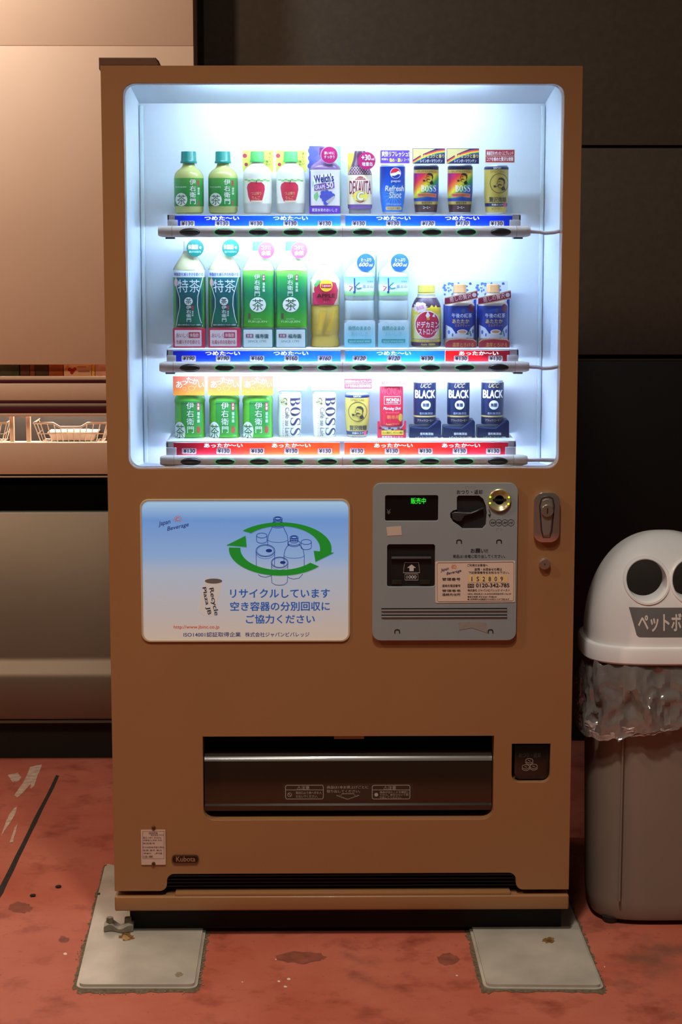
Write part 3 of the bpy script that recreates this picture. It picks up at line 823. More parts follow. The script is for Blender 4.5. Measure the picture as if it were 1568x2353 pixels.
for X in ((200, 275), (410, 490)):
    p0 = pbox(cbox(X[0], 792, X[1], 824), -0.004); box('note_guide', (p0[0], -0.006, p0[1]), (p0[2], -0.002, p0[3]), mat('#26261c', 0.3), panel, bev=0.0008)
DT = mat('#26262a', 0.6)
ptext(panel, 'おつり・返却', cbox(686, 116, 880, 148), CT - 0.0004, DT, bold=0.01)
ptext(panel, 'お願い!!', cbox(790, 556, 920, 590), CT - 0.0004, DT, bold=0.02)
ptext(panel, '商品は1本毎に取り出してください。', cbox(658, 602, 1050, 628), CT - 0.0004, DT, bold=0.006)
# braille dots
bm = bmesh.new()
for X, Y in [(752, 88), (752, 100), (764, 88), (776, 88), (776, 100), (792, 94), (800, 88), (816, 88), (816, 100), (828, 94), (985, 404), (985, 416), (997, 404), (1015, 404), (1015, 416), (1027, 410)]:
    q = P(*CZ(X, Y), CT); bmesh.ops.create_icosphere(bm, subdivisions=1, radius=0.0009, matrix=Matrix.Translation(q))
o_ = from_bm('braille', bm, mat('#8f9194', 0.4), panel, 60); o_['kind'] = 'stuff'
# coin slot: dished brass disc with four green lights
def lathe_y(name, cx, cz, prof, m, parent, n=32, ex=1.0):
    """prof: (radius, y) from centre outwards or reverse; turned about the y axis"""
    bm = bmesh.new(); rings = []
    for r, y in prof: rings.append([(cx + r * ex * math.cos(2 * math.pi * i / n), y, cz + r * math.sin(2 * math.pi * i / n)) for i in range(n)])
    bm_stack(bm, rings); bmesh.ops.recalc_face_normals(bm, faces=bm.faces)
    return from_bm(name, bm, m, parent, 45)
q = P(*CZ(1007, 192), CT)
lathe_y('coin_slot', q.x, q.z, [(0.0245, CT), (0.0245, CT - 0.005), (0.0225, CT - 0.0065), (0.0195, CT - 0.005), (0.0165, CT - 0.001), (0.004, CT + 0.001), (0.0001, CT + 0.001)], mat('#b3ab86', 0.3, metal=0.45), panel)
box('coin_slit', (q.x - 0.0145, CT - 0.0012, q.z - 0.0026), (q.x + 0.0145, CT + 0.0015, q.z + 0.0026), BLACK, panel)
for X, Y in ((938, 170), (936, 216), (1078, 172), (1074, 222)):
    p_ = P(*CZ(X, Y), CT - 0.006); bm = bmesh.new(); bmesh.ops.create_icosphere(bm, subdivisions=2, radius=0.0019, matrix=Matrix.Translation((p_.x, CT - 0.0062, p_.z)))
    from_bm('coin_light', bm, glow('#a8e81a', 4.0), panel)
for k, s in enumerate(('500', '100', '50', '10')):
    cxk = 957 + 45.5 * k
    flat_obj('coin_mark', cst(el(cxk, 363, 24, 24), 1.6, Y=CT - 0.0004), CT - 0.0004, DT, panel)
    ptext(panel, s, cbox(cxk - (17 if len(s) == 3 else 14), 355, cxk + (17 if len(s) == 3 else 14), 371), CT - 0.0005, DT, shear=0.3, bold=0.015)
flat_obj('turn_mark', merge2d([cst([(926, 262), (938, 290), (936, 310)], 2.6, Y=CT - 0.0004), poly2d([pxz(*CZ(*p), CT - 0.0004) for p in [(922, 300), (944, 300), (934, 328)]])]), CT - 0.0004, DT, panel)
# hook slots
for X, Y in ((704, 504), (1004, 504), (239, 1178), (940, 1178)):
    tube('hook', [P(*CZ(X - 18, Y + 14), CT), P(*CZ(X - 16, Y - 8), CT), P(*CZ(X - 8, Y - 12), CT), P(*CZ(X + 8, Y - 12), CT), P(*CZ(X + 16, Y - 8), CT), P(*CZ(X + 18, Y + 14), CT)], 0.0012, mat('#1c1c1e', 0.5), panel, n=6)
# two long ribs
for Y in (1014, 1062):
    p0 = pbox(cbox(120, Y - 12, 1064, Y + 12), CT)
    box('rib', (p0[0], CT - 0.003, p0[1]), (p0[2], CT + 0.001, (p0[1] + p0[3]) / 2), mat('#8a8c8f', 0.4), panel, bev=0.001)
    box('rib_groove', (p0[0], CT - 0.0006, (p0[1] + p0[3]) / 2), (p0[2], CT + 0.001, p0[3]), mat('#232325', 0.6), panel)
# tape bits
prism('masking_tape', wpts([(158, 396), (268, 388), (274, 456), (166, 462)]), CT - 0.0006, CT, mat('#c9b5a4', 0.8), panel)
prism('adhesive_tape', wpts([(696, 1110), (795, 1108), (905, 1112), (915, 1190), (800, 1152), (706, 1168)]), CT - 0.0006, CT, mat('#9c9791', 0.3, metal=0.2, bump=0.4, bs=120), panel)
# information label
LB = CT - 0.0010
lab = prism('information_label', [pxz(*CZ(*p), LB) for p in [(530, 655), (1122, 648), (1126, 655), (1124, 955), (1116, 960), (534, 966), (527, 958), (525, 662)]], LB, CT, mat('#dfc7b6', 0.55), panel)
lab.parent = VM
tag(lab, 'cream information label with number plate and phone number')
LT = LB - 0.0004
BKI = mat('#221c1e', 0.6)
flat_obj('label_border', cst([(548, 664), (1108, 658), (1116, 668), (1113, 942), (1104, 950), (550, 956), (540, 946), (538, 674)], 1.2, True, Y=LT), LT, BKI, lab)
logo(lab, CZ, 562, 674, 0.78, LT, 0.0)
for s, b in (('ご利用のお客様へ', (765, 672, 920, 692)), ('故障・お問合せの際は', (820, 702, 1026, 724)), ('下記管理番号をお知らせ下さい。', (775, 728, 1080, 746)), ('管理番号', (576, 776, 714, 798)), ('連絡先電話番号', (576, 826, 714, 846)),
             ('管理者名', (576, 864, 714, 882)), ('連絡先住所', (576, 892, 714, 912)), ('0120-342-785', (830, 818, 1082, 848)), ('株式会社 ジャパンビバレッジ イースト', (768, 860, 1084, 880)),
             ('(本社) 埼玉県さいたま市大宮区桜木町1-9-6 5F', (768, 890, 1094, 906)), ('●受付時間 平日 8:30〜午後6:00', (768, 912, 986, 926)), ('●上記時間外は自動受付での対応とさせて頂きます', (768, 930, 1080, 944))):
    ptext(lab, s, cbox(*b), LT, BKI, bold=0.02 if '0120' in s else 0.008)
prect(lab, cbox(768, 752, 1070, 812), LT, mat('#e8c88a', 0.6), 'number_strip')
for k, ch in enumerate('1S2809'):
    X = 800 + 44.8 * k
    prect(lab, cbox(X - 18, 755, X + 18, 809), LT - 0.0002, mat('#ecd0a0', 0.6), 'number_tile')
    ptext(lab, ch, cbox(X - (3.5 if ch == '1' else 10), 768, X + (3.5 if ch == '1' else 10), 802), LT - 0.0004, BKI, bold=0.012)
prect(lab, cbox(768, 822, 816, 850), LT, BKI, 'phone_mark')
for X in (781, 803): flat_obj('phone_mark', cst(el(X, 836, 7, 7), 1.6, Y=LT - 0.0003), LT - 0.0003, mat('#dfc7b6', 0.6), lab)

# ---- chrome lock handle
CHR = mat('#cfcac2', 0.25, metal=0.9)
hb_ = pbox((1226, 1131, 1287, 1245), -0.006)
lock = prism('lock_handle', rrect(*hb_, 0.020, 8), -0.012, 0.0, CHR, VM, bev=0.005, smooth=50, seg=3)
tag(lock, 'chrome lock handle')
hx = (hb_[0] + hb_[2]) / 2
def hz(py): return P(1256, py, -0.01).z
neck = [(hx - 0.0155, hz(1162)), (hx - 0.011, hz(1220)), (hx - 0.007, hz(1234)), (hx + 0.007, hz(1234)), (hx + 0.011, hz(1220)), (hx + 0.0155, hz(1162)), (hx + 0.012, hz(1145)), (hx + 0.004, hz(1141)), (hx - 0.004, hz(1141)), (hx - 0.012, hz(1145))]
tube('handle_groove', [(x, -0.012, z) for x, z in neck], 0.0014, mat('#2a2724', 0.4), lock, n=8, closed=True)
prism('handle_grip', [(hx + (x - hx) * 0.84, hz(1188) + (z - hz(1188)) * 0.9) for x, z in neck], -0.0145, -0.011, mat('#a8a298', 0.3, metal=0.7), lock, bev=0.0015)
q = P(1258, 1173, -0.014)
lathe_y('lock_cylinder', q.x, q.z, [(0.0132, -0.014), (0.0132, -0.019), (0.0118, -0.0205), (0.0001, -0.0205)], CHR, lock)
box('keyhole', (q.x - 0.0012, -0.0208, q.z - 0.006), (q.x + 0.0012, -0.0200, q.z + 0.006), BLACK, lock)
q = P(1252, 1296, -0.005)
k2 = lathe_y('key_lock', q.x, q.z, [(0.0122, 0.0), (0.0122, -0.008), (0.010, -0.0105), (0.0001, -0.0105)], CHR, VM)
box('keyhole', (q.x - 0.001, -0.0108, q.z - 0.002), (q.x + 0.001, -0.0102, q.z + 0.002), BLACK, k2)

# ---- delivery slot
bm = bmesh.new()
ix0, iz0, ix1, iz1 = dx0 - 0.004, dz0 - 0.004, dx1 + 0.004, dz1 + 0.004
for a, b in (((ix0, 0.045, iz0), (ix1, 0.16, iz0 + 0.003)), ((ix0, 0.045, iz1 - 0.003), (ix1, 0.16, iz1)), ((ix0, 0.045, iz0), (ix0 + 0.003, 0.16, iz1)), ((ix1 - 0.003, 0.045, iz0), (ix1, 0.16, iz1)), ((ix0, 0.157, iz0), (ix1, 0.16, iz1))):
    bm_box(bm, *a, *b)
from_bm('delivery_bin', bm, mat('#0b0a09', 0.6), VM)
FY = 0.022
fz = lambda py: P(784, py, FY).z
prof = [(FY + 0.028, fz(1733)), (FY + 0.012, fz(1735)), (FY + 0.004, fz(1740)), (FY, fz(1750)), (FY, fz(1846)), (FY - 0.004, fz(1850)), (FY - 0.004, fz(1861)), (FY + 0.004, fz(1863)), (FY + 0.004, fz(1848)), (FY + 0.006, fz(1752)), (FY + 0.014, fz(1742)), (FY + 0.028, fz(1739))]
bm = bmesh.new(); fx0, fx1 = dx0 + 0.002, dx1 - 0.002
bm_stack(bm, [[(x, y, z) for y, z in prof] for x in (fx0, fx1)]); bmesh.ops.recalc_face_normals(bm, faces=bm.faces)
flap = from_bm('delivery_flap', bm, mat('#2b1e14', 0.16, coat=0.5), VM, 30)
tag(flap, 'glossy dark brown delivery flap')
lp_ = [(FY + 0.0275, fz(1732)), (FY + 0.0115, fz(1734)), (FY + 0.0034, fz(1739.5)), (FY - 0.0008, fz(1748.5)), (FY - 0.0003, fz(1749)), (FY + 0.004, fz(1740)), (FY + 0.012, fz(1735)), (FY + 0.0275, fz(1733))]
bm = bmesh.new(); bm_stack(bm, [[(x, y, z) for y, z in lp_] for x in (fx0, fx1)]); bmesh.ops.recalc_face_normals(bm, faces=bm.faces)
from_bm('flap_lip_sheen', bm, mat('#6a655e', 0.22, coat=0.5), flap, 50)  # paler grey strip over the lip: a reflection painted as colour
p0 = pbox((768, 1691, 837, 1699), 0.0)
box('flap_stop', (p0[0], 0.004, p0[1]), (p0[2], 0.02, p0[3] + 0.003), BROWN, VM)
FT = FY - 0.0006; PRW = mat('#b0a89c', 0.6)
prect(flap, (650, 1800, 950, 1839), FT + 0.0003, mat('#3a2d22', 0.4), 'warning_sticker')
DZ = lambda X, Y: (440 + X * 0.54847, 1660 + Y * 0.54847)
def dbox(a, b, c, d): return (*DZ(a, b), *DZ(c, d))
def dst(pts, wpx=1.2, closed=False): return stroke2d([pxz(*DZ(*p), FT) for p in pts], wpx / PXM, closed)
for X in (395, 758):
    flat_obj('warning_frame', merge2d([stroke2d(rrect(*pbox(dbox(X, 263, X + 158, 321), FT), 0.004, 4), 1.3 / PXM, True), dst([(X, 283), (X + 158, 283)])]), FT, PRW, flap)
    ptext(flap, '注意', dbox(X + 66, 266, X + 100, 281), FT, PRW, bold=0.01)
    flat_obj('warning_mark', merge2d([dst([(X + 48, 280), (X + 64, 280), (X + 56, 266)], 1.0, True), dst([(X + 56, 271), (X + 56, 276)], 1.0)]), FT, PRW, flap)
flat_obj('warning_mark', merge2d([dst(el(412, 303, 8, 8), 1.0), dst([(407, 298), (417, 308)], 1.0)]), FT, PRW, flap)
flat_obj('warning_mark', pp([(0, 0), (1, 0), (0, 1)]) if False else poly2d([pxz(*DZ(*p), FT) for p in el(775, 303, 8, 8, 0, 360, 16)[:-1]]), FT, PRW, flap)
for s, b in (('取出口より奥へ手を入', (438, 289, 546, 301)), ('れないでください。', (438, 304, 530, 316)), ('商品は1本お買上げごとに', (568, 265, 742, 278)), ('取り出してください。', (568, 282, 708, 295)),
             ('商品が出たことを確認し', (790, 287, 912, 297)), ('てから、扉をひらいて取', (790, 298, 910, 308)), ('り出してください。', (790, 309, 880, 319))):
    ptext(flap, s, dbox(*b), FT, PRW, bold=0.008)
flat_obj('arrow_mark', dst([(606, 305), (630, 305), (630, 299), (682, 299), (682, 305), (704, 305), (655, 322)], 1.2, True), FT, PRW, flap)
# ---- coin return cup
bm = bmesh.new(); i0, i1, j0, j1 = cx0 - 0.003, cx1 + 0.003, cz0 - 0.003, cz1 + 0.003
for a, b in (((i0, 0.045, j0), (i1, 0.09, j0 + 0.003)), ((i0, 0.045, j1 - 0.003), (i1, 0.09, j1)), ((i0, 0.045, j0), (i0 + 0.003, 0.09, j1)), ((i1 - 0.003, 0.045, j0), (i1, 0.09, j1)), ((i0, 0.087, j0), (i1, 0.09, j1))):
    bm_box(bm, *a, *b)
from_bm('coin_return_cup', bm, BLACK, VM)
a = pbox((1182, 1712, 1262, 1790), 0.014)
cflap = prism('coin_return_flap', rrect(a[0], a[1], a[2], a[3], 0.012, corners=(1, 1, 0, 0)), 0.014, 0.020, mat('#1d1812', 0.2, coat=0.5), VM, bev=0.003, smooth=40)
fy_ = 0.0136
ptext(cflap, 'おつり・返却', (1193, 1729, 1243, 1741), fy_, mat('#4a443c', 0.5), bold=0.008)
coins = []
for (X, Y) in ((1217, 1748), (1209, 1762), (1227, 1761)):
    coins += [stroke2d([pxz(*p, fy_) for p in el(X, Y, 8.5, 5)], 1.3 / PXM), stroke2d([pxz(*p, fy_) for p in el(X, Y + 3.5, 8.5, 5, 0, 180, 12)], 1.3 / PXM)]
    coins += [stroke2d([pxz(*p, fy_) for p in [(X - 3, Y - 1), (X + 3, Y + 1)]], 1.3 / PXM)]
flat_obj('coin_mark', merge2d(coins), fy_, mat('#a09888', 0.5), cflap)

# ---- rating label, badge
a = pbox((325, 1907, 380, 1987), -0.001)
rl = prism('rating_label', rrect(*a, 0.001, 2), -0.0022, 0.0, mat('#d2b6a6', 0.55), VM)
ry = -0.0026; ink = mat('#4a3848', 0.6)
flat_obj('label_frame', stroke2d([pxz(*p, ry) for p in ((328, 1910), (377, 1910), (377, 1973), (328, 1973))], 0.8 / PXM, True), ry, ink, rl)
for s, b in (('自動販売機', (342, 1912, 362, 1917)), ('株式会社クボタ', (347, 1917, 376, 1921)), ('電圧 100V  50/60Hz', (329, 1923, 371, 1927)), ('消費電力 加熱 冷却', (329, 1929, 372, 1933)), ('製造番号', (329, 1936, 356, 1940)),
             ('日本自動販売機工業会', (329, 1945, 377, 1949)), ('設置 屋外 屋内', (329, 1952, 372, 1956)), ('年 月', (329, 1959, 372, 1963)), ('注意', (329, 1966, 352, 1971))):
    ptext(rl, s, b, ry, ink, bold=0.0)
for py in (1903, 1985):
    q = P(353, py, -0.003); lathe_y('screw', q.x, q.z, [(0.0042, 0.0), (0.0042, -0.003), (0.003, -0.0045), (0.0001, -0.0045)], mat('#5a4020', 0.5, metal=0.6), rl, n=12)
a = pbox((395, 1965, 457, 1984), -0.002)
bd = prism('maker_badge', rrect(*a, 0.008, 6), -0.003, 0.0, mat('#241a12', 0.3, metal=0.3), VM, bev=0.0008)
flat_obj('badge_rim', stroke2d(rrect(a[0] + 0.001, a[1] + 0.001, a[2] - 0.001, a[3] - 0.001, 0.0075, 6), 0.9 / PXM, True), -0.0033, mat('#8a7456', 0.3, metal=0.7), bd)
ptext(bd, 'Kubota', (405, 1968, 449, 1980), -0.0034, mat('#b59b78', 0.3, metal=0.6), bold=0.015)

# ---- anchor clamp in front of the left foot (a bent strap on the plate)
at = thing('anchor_clamp', 'bent grey anchor strap lying on the left steel plate by the foot', 'clamp', (G(272, 2140).x, G(272, 2140).y, 0.010))
A0, A1 = G(239, 2143, 0.01), G(306, 2143, 0.01)
bm = bmesh.new(); n = 14; ringz = []
for i in range(n + 1):
    t = i / n; x = A0.x + (A1.x - A0.x) * t; h_ = 0.010 + 0.014 * (0.6 + 0.4 * math.sin(t * 9.0)) ; y0 = A0.y + 0.006 * math.sin(t * 7)
    ringz.append([(x, y0, 0.0115), (x, y0 - 0.002, 0.010 + h_ * 0.7), (x, y0 + 0.012, 0.010 + h_), (x, y0 + 0.03, 0.010 + h_ * 0.8), (x, y0 + 0.03, 0.0115)])
bm_stack(bm, ringz); bmesh.ops.recalc_face_normals(bm, faces=bm.faces)
from_bm('strap', bm, mat('#8b8578', 0.7, var=0.3, vs=60), at, 40)
for x in (A0.x + 0.012, A1.x - 0.012):
    bm = bmesh.new(); bmesh.ops.create_cone(bm, cap_ends=True, segments=6, radius1=0.009, radius2=0.008, depth=0.012, matrix=Matrix.Translation((x, A0.y + 0.014, 0.034)))
    from_bm('bolt', bm, mat('#77705f', 0.6, metal=0.4, var=0.3, vs=100), at)

# ================================================================== DRINKS ON THE SHELVES
PYD = 0.165           # depth at which the samples stand
class Drink:
    """one sample; every size is given in photograph pixels of its first copy"""
    def __init__(s, name, label, cat, cx, row, group, n=2.0):
        s.cx = cx; s.row = row; s.n = n
        base = proj(Vector((0.0, PYD, LEDGE_Z[row])))[1]
        s.base = base
        p = P(cx, base, PYD); q = P(cx + 1, base, PYD); s.s = q.x - p.x
        s.sz = P(cx, base - 1, PYD).z - p.z
        s.root = thing(name, label, cat, (p.x, PYD, LEDGE_Z[row] + 0.0002), group)
        s.prof = None
    def x(s, px): return (px - s.cx) * s.s
    def z(s, py): return max(0.0, (s.base - py) * s.sz)
    def rad(s, z):
        p = s.prof
        if z >= p[0][0]: return p[0][1]
        for (za, ra), (zb_, rb) in zip(p, p[1:]):
            if zb_ <= z <= za: return ra + (rb - ra) * ((za - z) / max(za - zb_, 1e-9))
        return p[-1][1]
    def _mesh(s, name, bm, m, parent, smooth=0):
        me = bpy.data.meshes.new(name); bm.to_mesh(me); bm.free(); me.materials.append(m)
        if smooth:
            me.polygons.foreach_set('use_smooth', [True] * len(me.polygons)); me.set_sharp_from_angle(angle=math.radians(smooth))
        return link(name, me, parent if parent is not None else s.root)
    def shell(s, name, prof, m, parent=None, main=False, eps=0.0, n=None, seg=44, dx=0.0, smooth=35, ribs=0):
        """prof: (photo y, half width px) from top to bottom"""
        pz = [(s.z(a), b * s.s) for a, b in prof]
        if main: s.prof = pz
        n = n or s.n; e = 2.0 / n; bm = bmesh.new(); rings = []
        for z, r in pz:
            r += eps; ring = []
            for i in range(seg):
                t = 2 * math.pi * i / seg; c, q = math.cos(t), math.sin(t)
                k = 1.0 - (0.03 if ribs and i % 2 else 0.0)
                ring.append((dx * s.s + k * r * math.copysign(abs(c) ** e, c), k * r * math.copysign(abs(q) ** e, q), z))
            rings.append(ring)
        bm_stack(bm, rings); bmesh.ops.recalc_face_normals(bm, faces=bm.faces)
        return s._mesh(name, bm, m, parent, smooth)
    def label(s, name, y0, y1, m, parent=None, lay=1):
        """sleeve around the body between two photo heights"""
        za, zb_ = s.z(y0), s.z(y1)
        zs = [za] + [z for z, _ in s.prof if zb_ < z < za] + [zb_]
        return s.shell(name, [(s.base - z / s.sz, s.rad(z) / s.s) for z in zs], m, parent, eps=0.00028 * lay)
    def surf(s, x, z, lay, flat):
        if flat is not None: return flat - 0.00028 * lay
        r = max(s.rad(z), 1e-4); n = s.n
        a = min(abs(x) / r, 0.985)
        return -r * (1 - a ** n) ** (1.0 / n) - 0.00032 * lay
    def dec(s, name, vf, m, lay=2, parent=None, flat=None):
        V, Fc = vf; bm = bmesh.new(); vs = [bm.verts.new((v[0], (v[2] * STEP if len(v) > 2 else 0.0), v[1])) for v in V]; V = [v[:2] for v in V]
        for f in Fc:
            try: bm.faces.new([vs[k] for k in f])
            except ValueError: pass
        if flat is None:
            bmesh.ops.triangulate(bm, faces=[f for f in bm.faces if len(f.verts) > 4])
            x0 = min(a for a, _ in V); x1 = max(a for a, _ in V); k = s.s * 4
            cuts = [i * k for i in range(int(x0 / k) - 1, int(x1 / k) + 2) if x0 < i * k < x1]
            for cx in cuts:
                bmesh.ops.bisect_plane(bm, geom=list(bm.verts) + list(bm.edges) + list(bm.faces), plane_co=(cx, 0, 0), plane_no=(1, 0, 0))
            z0 = min(b for _, b in V); z1 = max(b for _, b in V)
            for cz_, _ in s.prof:
                if z0 < cz_ < z1: bmesh.ops.bisect_plane(bm, geom=list(bm.verts) + list(bm.edges) + list(bm.faces), plane_co=(0, 0, cz_), plane_no=(0, 0, 1))
        for v in bm.verts:
            x, z = v.co.x, v.co.z
            if flat is None:
                r = s.rad(z) * 0.985; x = max(-r, min(r, x))
            v.co = (x, s.surf(x, z, lay, flat) - v.co.y, z)
        bm.normal_update()
        for f in bm.faces:
            if f.normal.y > 0: f.normal_flip()
        return s._mesh(name, bm, m, parent)
    def bx(s, b): return (s.x(b[0]), s.z(b[3]), s.x(b[2]), s.z(b[1]))
    def rect(s, name, b, m, lay=2, parent=None, flat=None, r=0.0):
        return s.dec(name, poly2d(rrect(*s.bx(b), r * s.s)), m, lay, parent, flat)
    def ell(s, name, cx, cy, rx, ry, m, lay=2, parent=None, flat=None):
        return s.dec(name, poly2d(ellipse(s.x(cx), s.z(cy), rx * s.s, ry * s.sz)), m, lay, parent, flat)
    def poly(s, name, pts, m, lay=2, parent=None, flat=None):
        return s.dec(name, poly2d([(s.x(a), s.z(b)) for a, b in pts]), m, lay, parent, flat)
    def line(s, name, pts, wd, m, lay=2, parent=None, flat=None, closed=False):
        return s.dec(name, stroke2d([(s.x(a), s.z(b)) for a, b in pts], wd * s.s, closed), m, lay, parent, flat)
    def many(s, name, vfs, m, lay=2, parent=None, flat=None):
        vfs = [([(v[0], v[1], k % 5) for v in V], Fc) for k, (V, Fc) in enumerate(vfs)]
        return s.dec(name, merge2d(vfs), m, lay, parent, flat)
    def P2(s, pts): return poly2d([(s.x(a), s.z(b)) for a, b in pts])
    def E2(s, cx, cy, rx, ry, n=20): return poly2d(ellipse(s.x(cx), s.z(cy), rx * s.s, ry * s.sz, n))
    def L2(s, pts, wd, closed=False): return stroke2d([(s.x(a), s.z(b)) for a, b in pts], wd * s.s, closed)
    def txt(s, t, b, m, lay=3, parent=None, flat=None, name='lettering', **k):
        return s.dec(name, text2d(t, s.bx(b), **k), m, lay, parent, flat)
    def card(s, name, b, m, y, r=1.0, th=0.0014):
        """flat card standing at local depth y (front face)"""
        x0, z0, x1, z1 = s.bx(b)
        return s._mesh(name, bm_prism([rrect(x0, z0, x1, z1, r * s.s)], y, y + th), m, None)
    def disc(s, name, cx, cy, r, m, y, th=0.001):
        return s._mesh(name, bm_prism([ellipse(s.x(cx), s.z(cy), r * s.s, r * s.sz, 36)], y, y + th), m, None)
    def pcard(s, name, pts, m, y, th=0.0014):
        return s._mesh(name, bm_prism([[(s.x(a), s.z(b)) for a, b in pts]], y, y + th), m, None)
def again(d, px, label):
    c = copy_tree(d.root); c.location.x = P(px, d.base, PYD).x; c['label'] = label; return c
W = mat('#f2f2f0', 0.5); WG = mat('#e9f3ec', 0.5); NAVY = mat('#14204e', 0.4); GOLD = mat('#b39a4c', 0.35, metal=0.2); REDC = mat('#b01c3c', 0.4)
TEAL = mat('#06605c', 0.35); MAG = mat('#b0206a', 0.4); BLK = mat('#17151a', 0.5)

def boss_face(d, cx, cy, k, ink, lay, parent, flat=None):
    """pipe-smoker emblem as flat print: hair, brow, moustache, chin line, pipe, tie"""
    q = lambda pts: [(cx + a * k, cy + b * k) for a, b in pts]
    vfs = [d.P2(q([(-6, -8), (-2, -12), (5, -12), (10, -8), (11, -1), (9, 3), (7.5, 3), (8, -3), (5, -7), (-1, -8)])),
           d.P2(q([(-6, 3), (-2, 1.5), (3, 3), (4, 4.5), (-2, 4.2), (-6, 4.8)])),
           d.L2(q([(-5, -8), (-6, -3), (-8, 1), (-6, 2)]), 1.1 * k), d.L2(q([(-4, -3.5), (0, -4)]), 1.3 * k), d.L2(q([(-5, 6), (-3, 10), (2, 11), (8, 6), (9, 3)]), 1.1 * k),
           d.L2(q([(-4, 5.5), (-10, 7.5)]), 1.2 * k), d.P2(q([(-15, 4.5), (-9.5, 4.5), (-10, 9), (-14, 9)])),
           d.P2(q([(2, 11), (9, 6.5), (12, 14), (6, 16), (3, 15)]))]
    d.many('portrait_emblem', vfs, ink, lay, parent, flat)
def serif_word(word):
    """heavy serif capitals B, O, S as flat shapes; each letter in a unit cell; returns (verts, faces) 0..len x 0..1"""
    parts = []
    def ringarc(cx, cy, rx, ry, ix, iy, a0_, a1_, n=24, ox=0.0):
        V, Fc = [], []
        for i in range(n + 1):
            t = math.radians(a0_ + (a1_ - a0_) * i / n); V += [(cx + rx * math.cos(t), cy + ry * math.sin(t)), (cx + ox + ix * math.cos(t), cy + iy * math.sin(t))]
        for i in range(n): Fc.append((2 * i, 2 * i + 2, 2 * i + 3, 2 * i + 1))
        return V, Fc
    def rc(x0, y0, x1, y1): return [(x0, y0), (x1, y0), (x1, y1), (x0, y1)], [(0, 1, 2, 3)]
    for k, ch in enumerate(word):
        L = []
        if ch == 'O': L = [ringarc(0.5, 0.5, 0.44, 0.5, 0.21, 0.45, 0, 360)]
        elif ch == 'B':
            L = [rc(0.17, 0, 0.40, 1), rc(0.06, 0, 0.45, 0.05), rc(0.06, 0.95, 0.45, 1), rc(0.38, 0.95, 0.52, 1), rc(0.38, 0, 0.55, 0.05), rc(0.38, 0.49, 0.52, 0.54),
                 ringarc(0.50, 0.755, 0.34, 0.245, 0.12, 0.195, -90, 90), ringarc(0.54, 0.265, 0.38, 0.265, 0.14, 0.215, -90, 90)]
        else:
            c = [(0.84, 0.76), (0.78, 0.88), (0.66, 0.955), (0.50, 0.97), (0.34, 0.93), (0.24, 0.83), (0.25, 0.72), (0.36, 0.62), (0.50, 0.54), (0.66, 0.45), (0.77, 0.34), (0.78, 0.20), (0.68, 0.08), (0.50, 0.03), (0.33, 0.05), (0.20, 0.13), (0.13, 0.27)]
            wd = [0.05, 0.05, 0.055, 0.06, 0.09, 0.15, 0.19, 0.22, 0.23, 0.22, 0.20, 0.16, 0.10, 0.06, 0.055, 0.05, 0.05]
            V, Fc = [], []
            for i, p in enumerate(c):
                a = c[max(i - 1, 0)]; b = c[min(i + 1, len(c) - 1)]; dx, dy = b[0] - a[0], b[1] - a[1]; l = math.hypot(dx, dy)
                V += [(p[0] - dy / l * wd[i] / 2, p[1] + dx / l * wd[i] / 2), (p[0] + dy / l * wd[i] / 2, p[1] - dx / l * wd[i] / 2)]
            for i in range(len(c) - 1): Fc.append((2 * i, 2 * i + 1, 2 * i + 3, 2 * i + 2))
            L = [(V, Fc), rc(0.80, 0.68, 0.85, 1.0), rc(0.12, 0.0, 0.17, 0.34)]
        V, Fc = merge2d(L); parts.append(([(x * 0.98 + k * 0.98, y, l) for x, y, l in V], Fc))
    return merge2d(parts)
def serif_boss(d, b, ink, lay, parent, down=False):
    V, Fc = serif_word('BOSS'); x0, z0, x1, z1 = d.bx(b); n = 3.92
    if down: W2 = [(x0 + y * (x1 - x0), z1 - x / n * (z1 - z0), l) for x, y, l in V]
    else: W2 = [(x0 + x / n * (x1 - x0), z0 + y * (z1 - z0), l) for x, y, l in V]
    d.dec('lettering', (W2, Fc), ink, lay, parent)
def text_down(d, t, b, m, lay, parent, **k):
    """lettering turned a quarter clockwise to fill the box"""
    x0, z0, x1, z1 = d.bx(b); cx, cz_ = (x0 + x1) / 2, (z0 + z1) / 2; wd, hh = (z1 - z0), (x1 - x0)
    V, Fc = text2d(t, (-wd / 2, -hh / 2, wd / 2, hh / 2), **k)
    return d.dec('lettering', ([(cx + v, cz_ - u, *l) for u, v, *l in V], Fc), m, lay, parent)

# ---- top row 1-2: small green tea
d = Drink('green_tea_bottle', 'small green tea bottle with teal cap at the left end of the top shelf', 'bottle', 435, 0, 'small green tea bottles')
tea = transl('#cdd284', 0.35, 0.12)
d.shell('body', [(374, 13), (382, 14.5), (387, 18), (391, 24), (396, 29), (402, 32.5), (408, 33.8), (474, 33.8), (478, 32.8), (485, 32.8), (489, 31), (491, 27)], tea, main=True)
d.shell('cap', [(349, 16), (350.5, 17), (370, 17.5), (372, 19), (376, 19)], mat('#0b7a70', 0.35), ribs=1)
lb = d.label('label', 410, 474, grad(((0, '#1f7a32'), (0.55, '#2a8a3e'), (1, '#4a9a40')), (0, 0, 1), d.z(474), d.z(410), 0.4))
d.ell('tea_emblem', 419, 459, 14, 15, W, 2, lb); d.txt('茶', (409, 448, 430, 471), mat('#1f6a3a', 0.5), 3, lb, bold=0.0)
d.txt('伊右衛門', (438, 412, 453, 470), W, 3, lb, vert=True, bold=0.005)
d.rect('red_seal', (456, 415, 460, 428), mat('#a03a3a', 0.5), 2, lb); d.txt('福寿園', (456, 431, 461, 448), W, 3, lb, vert=True)
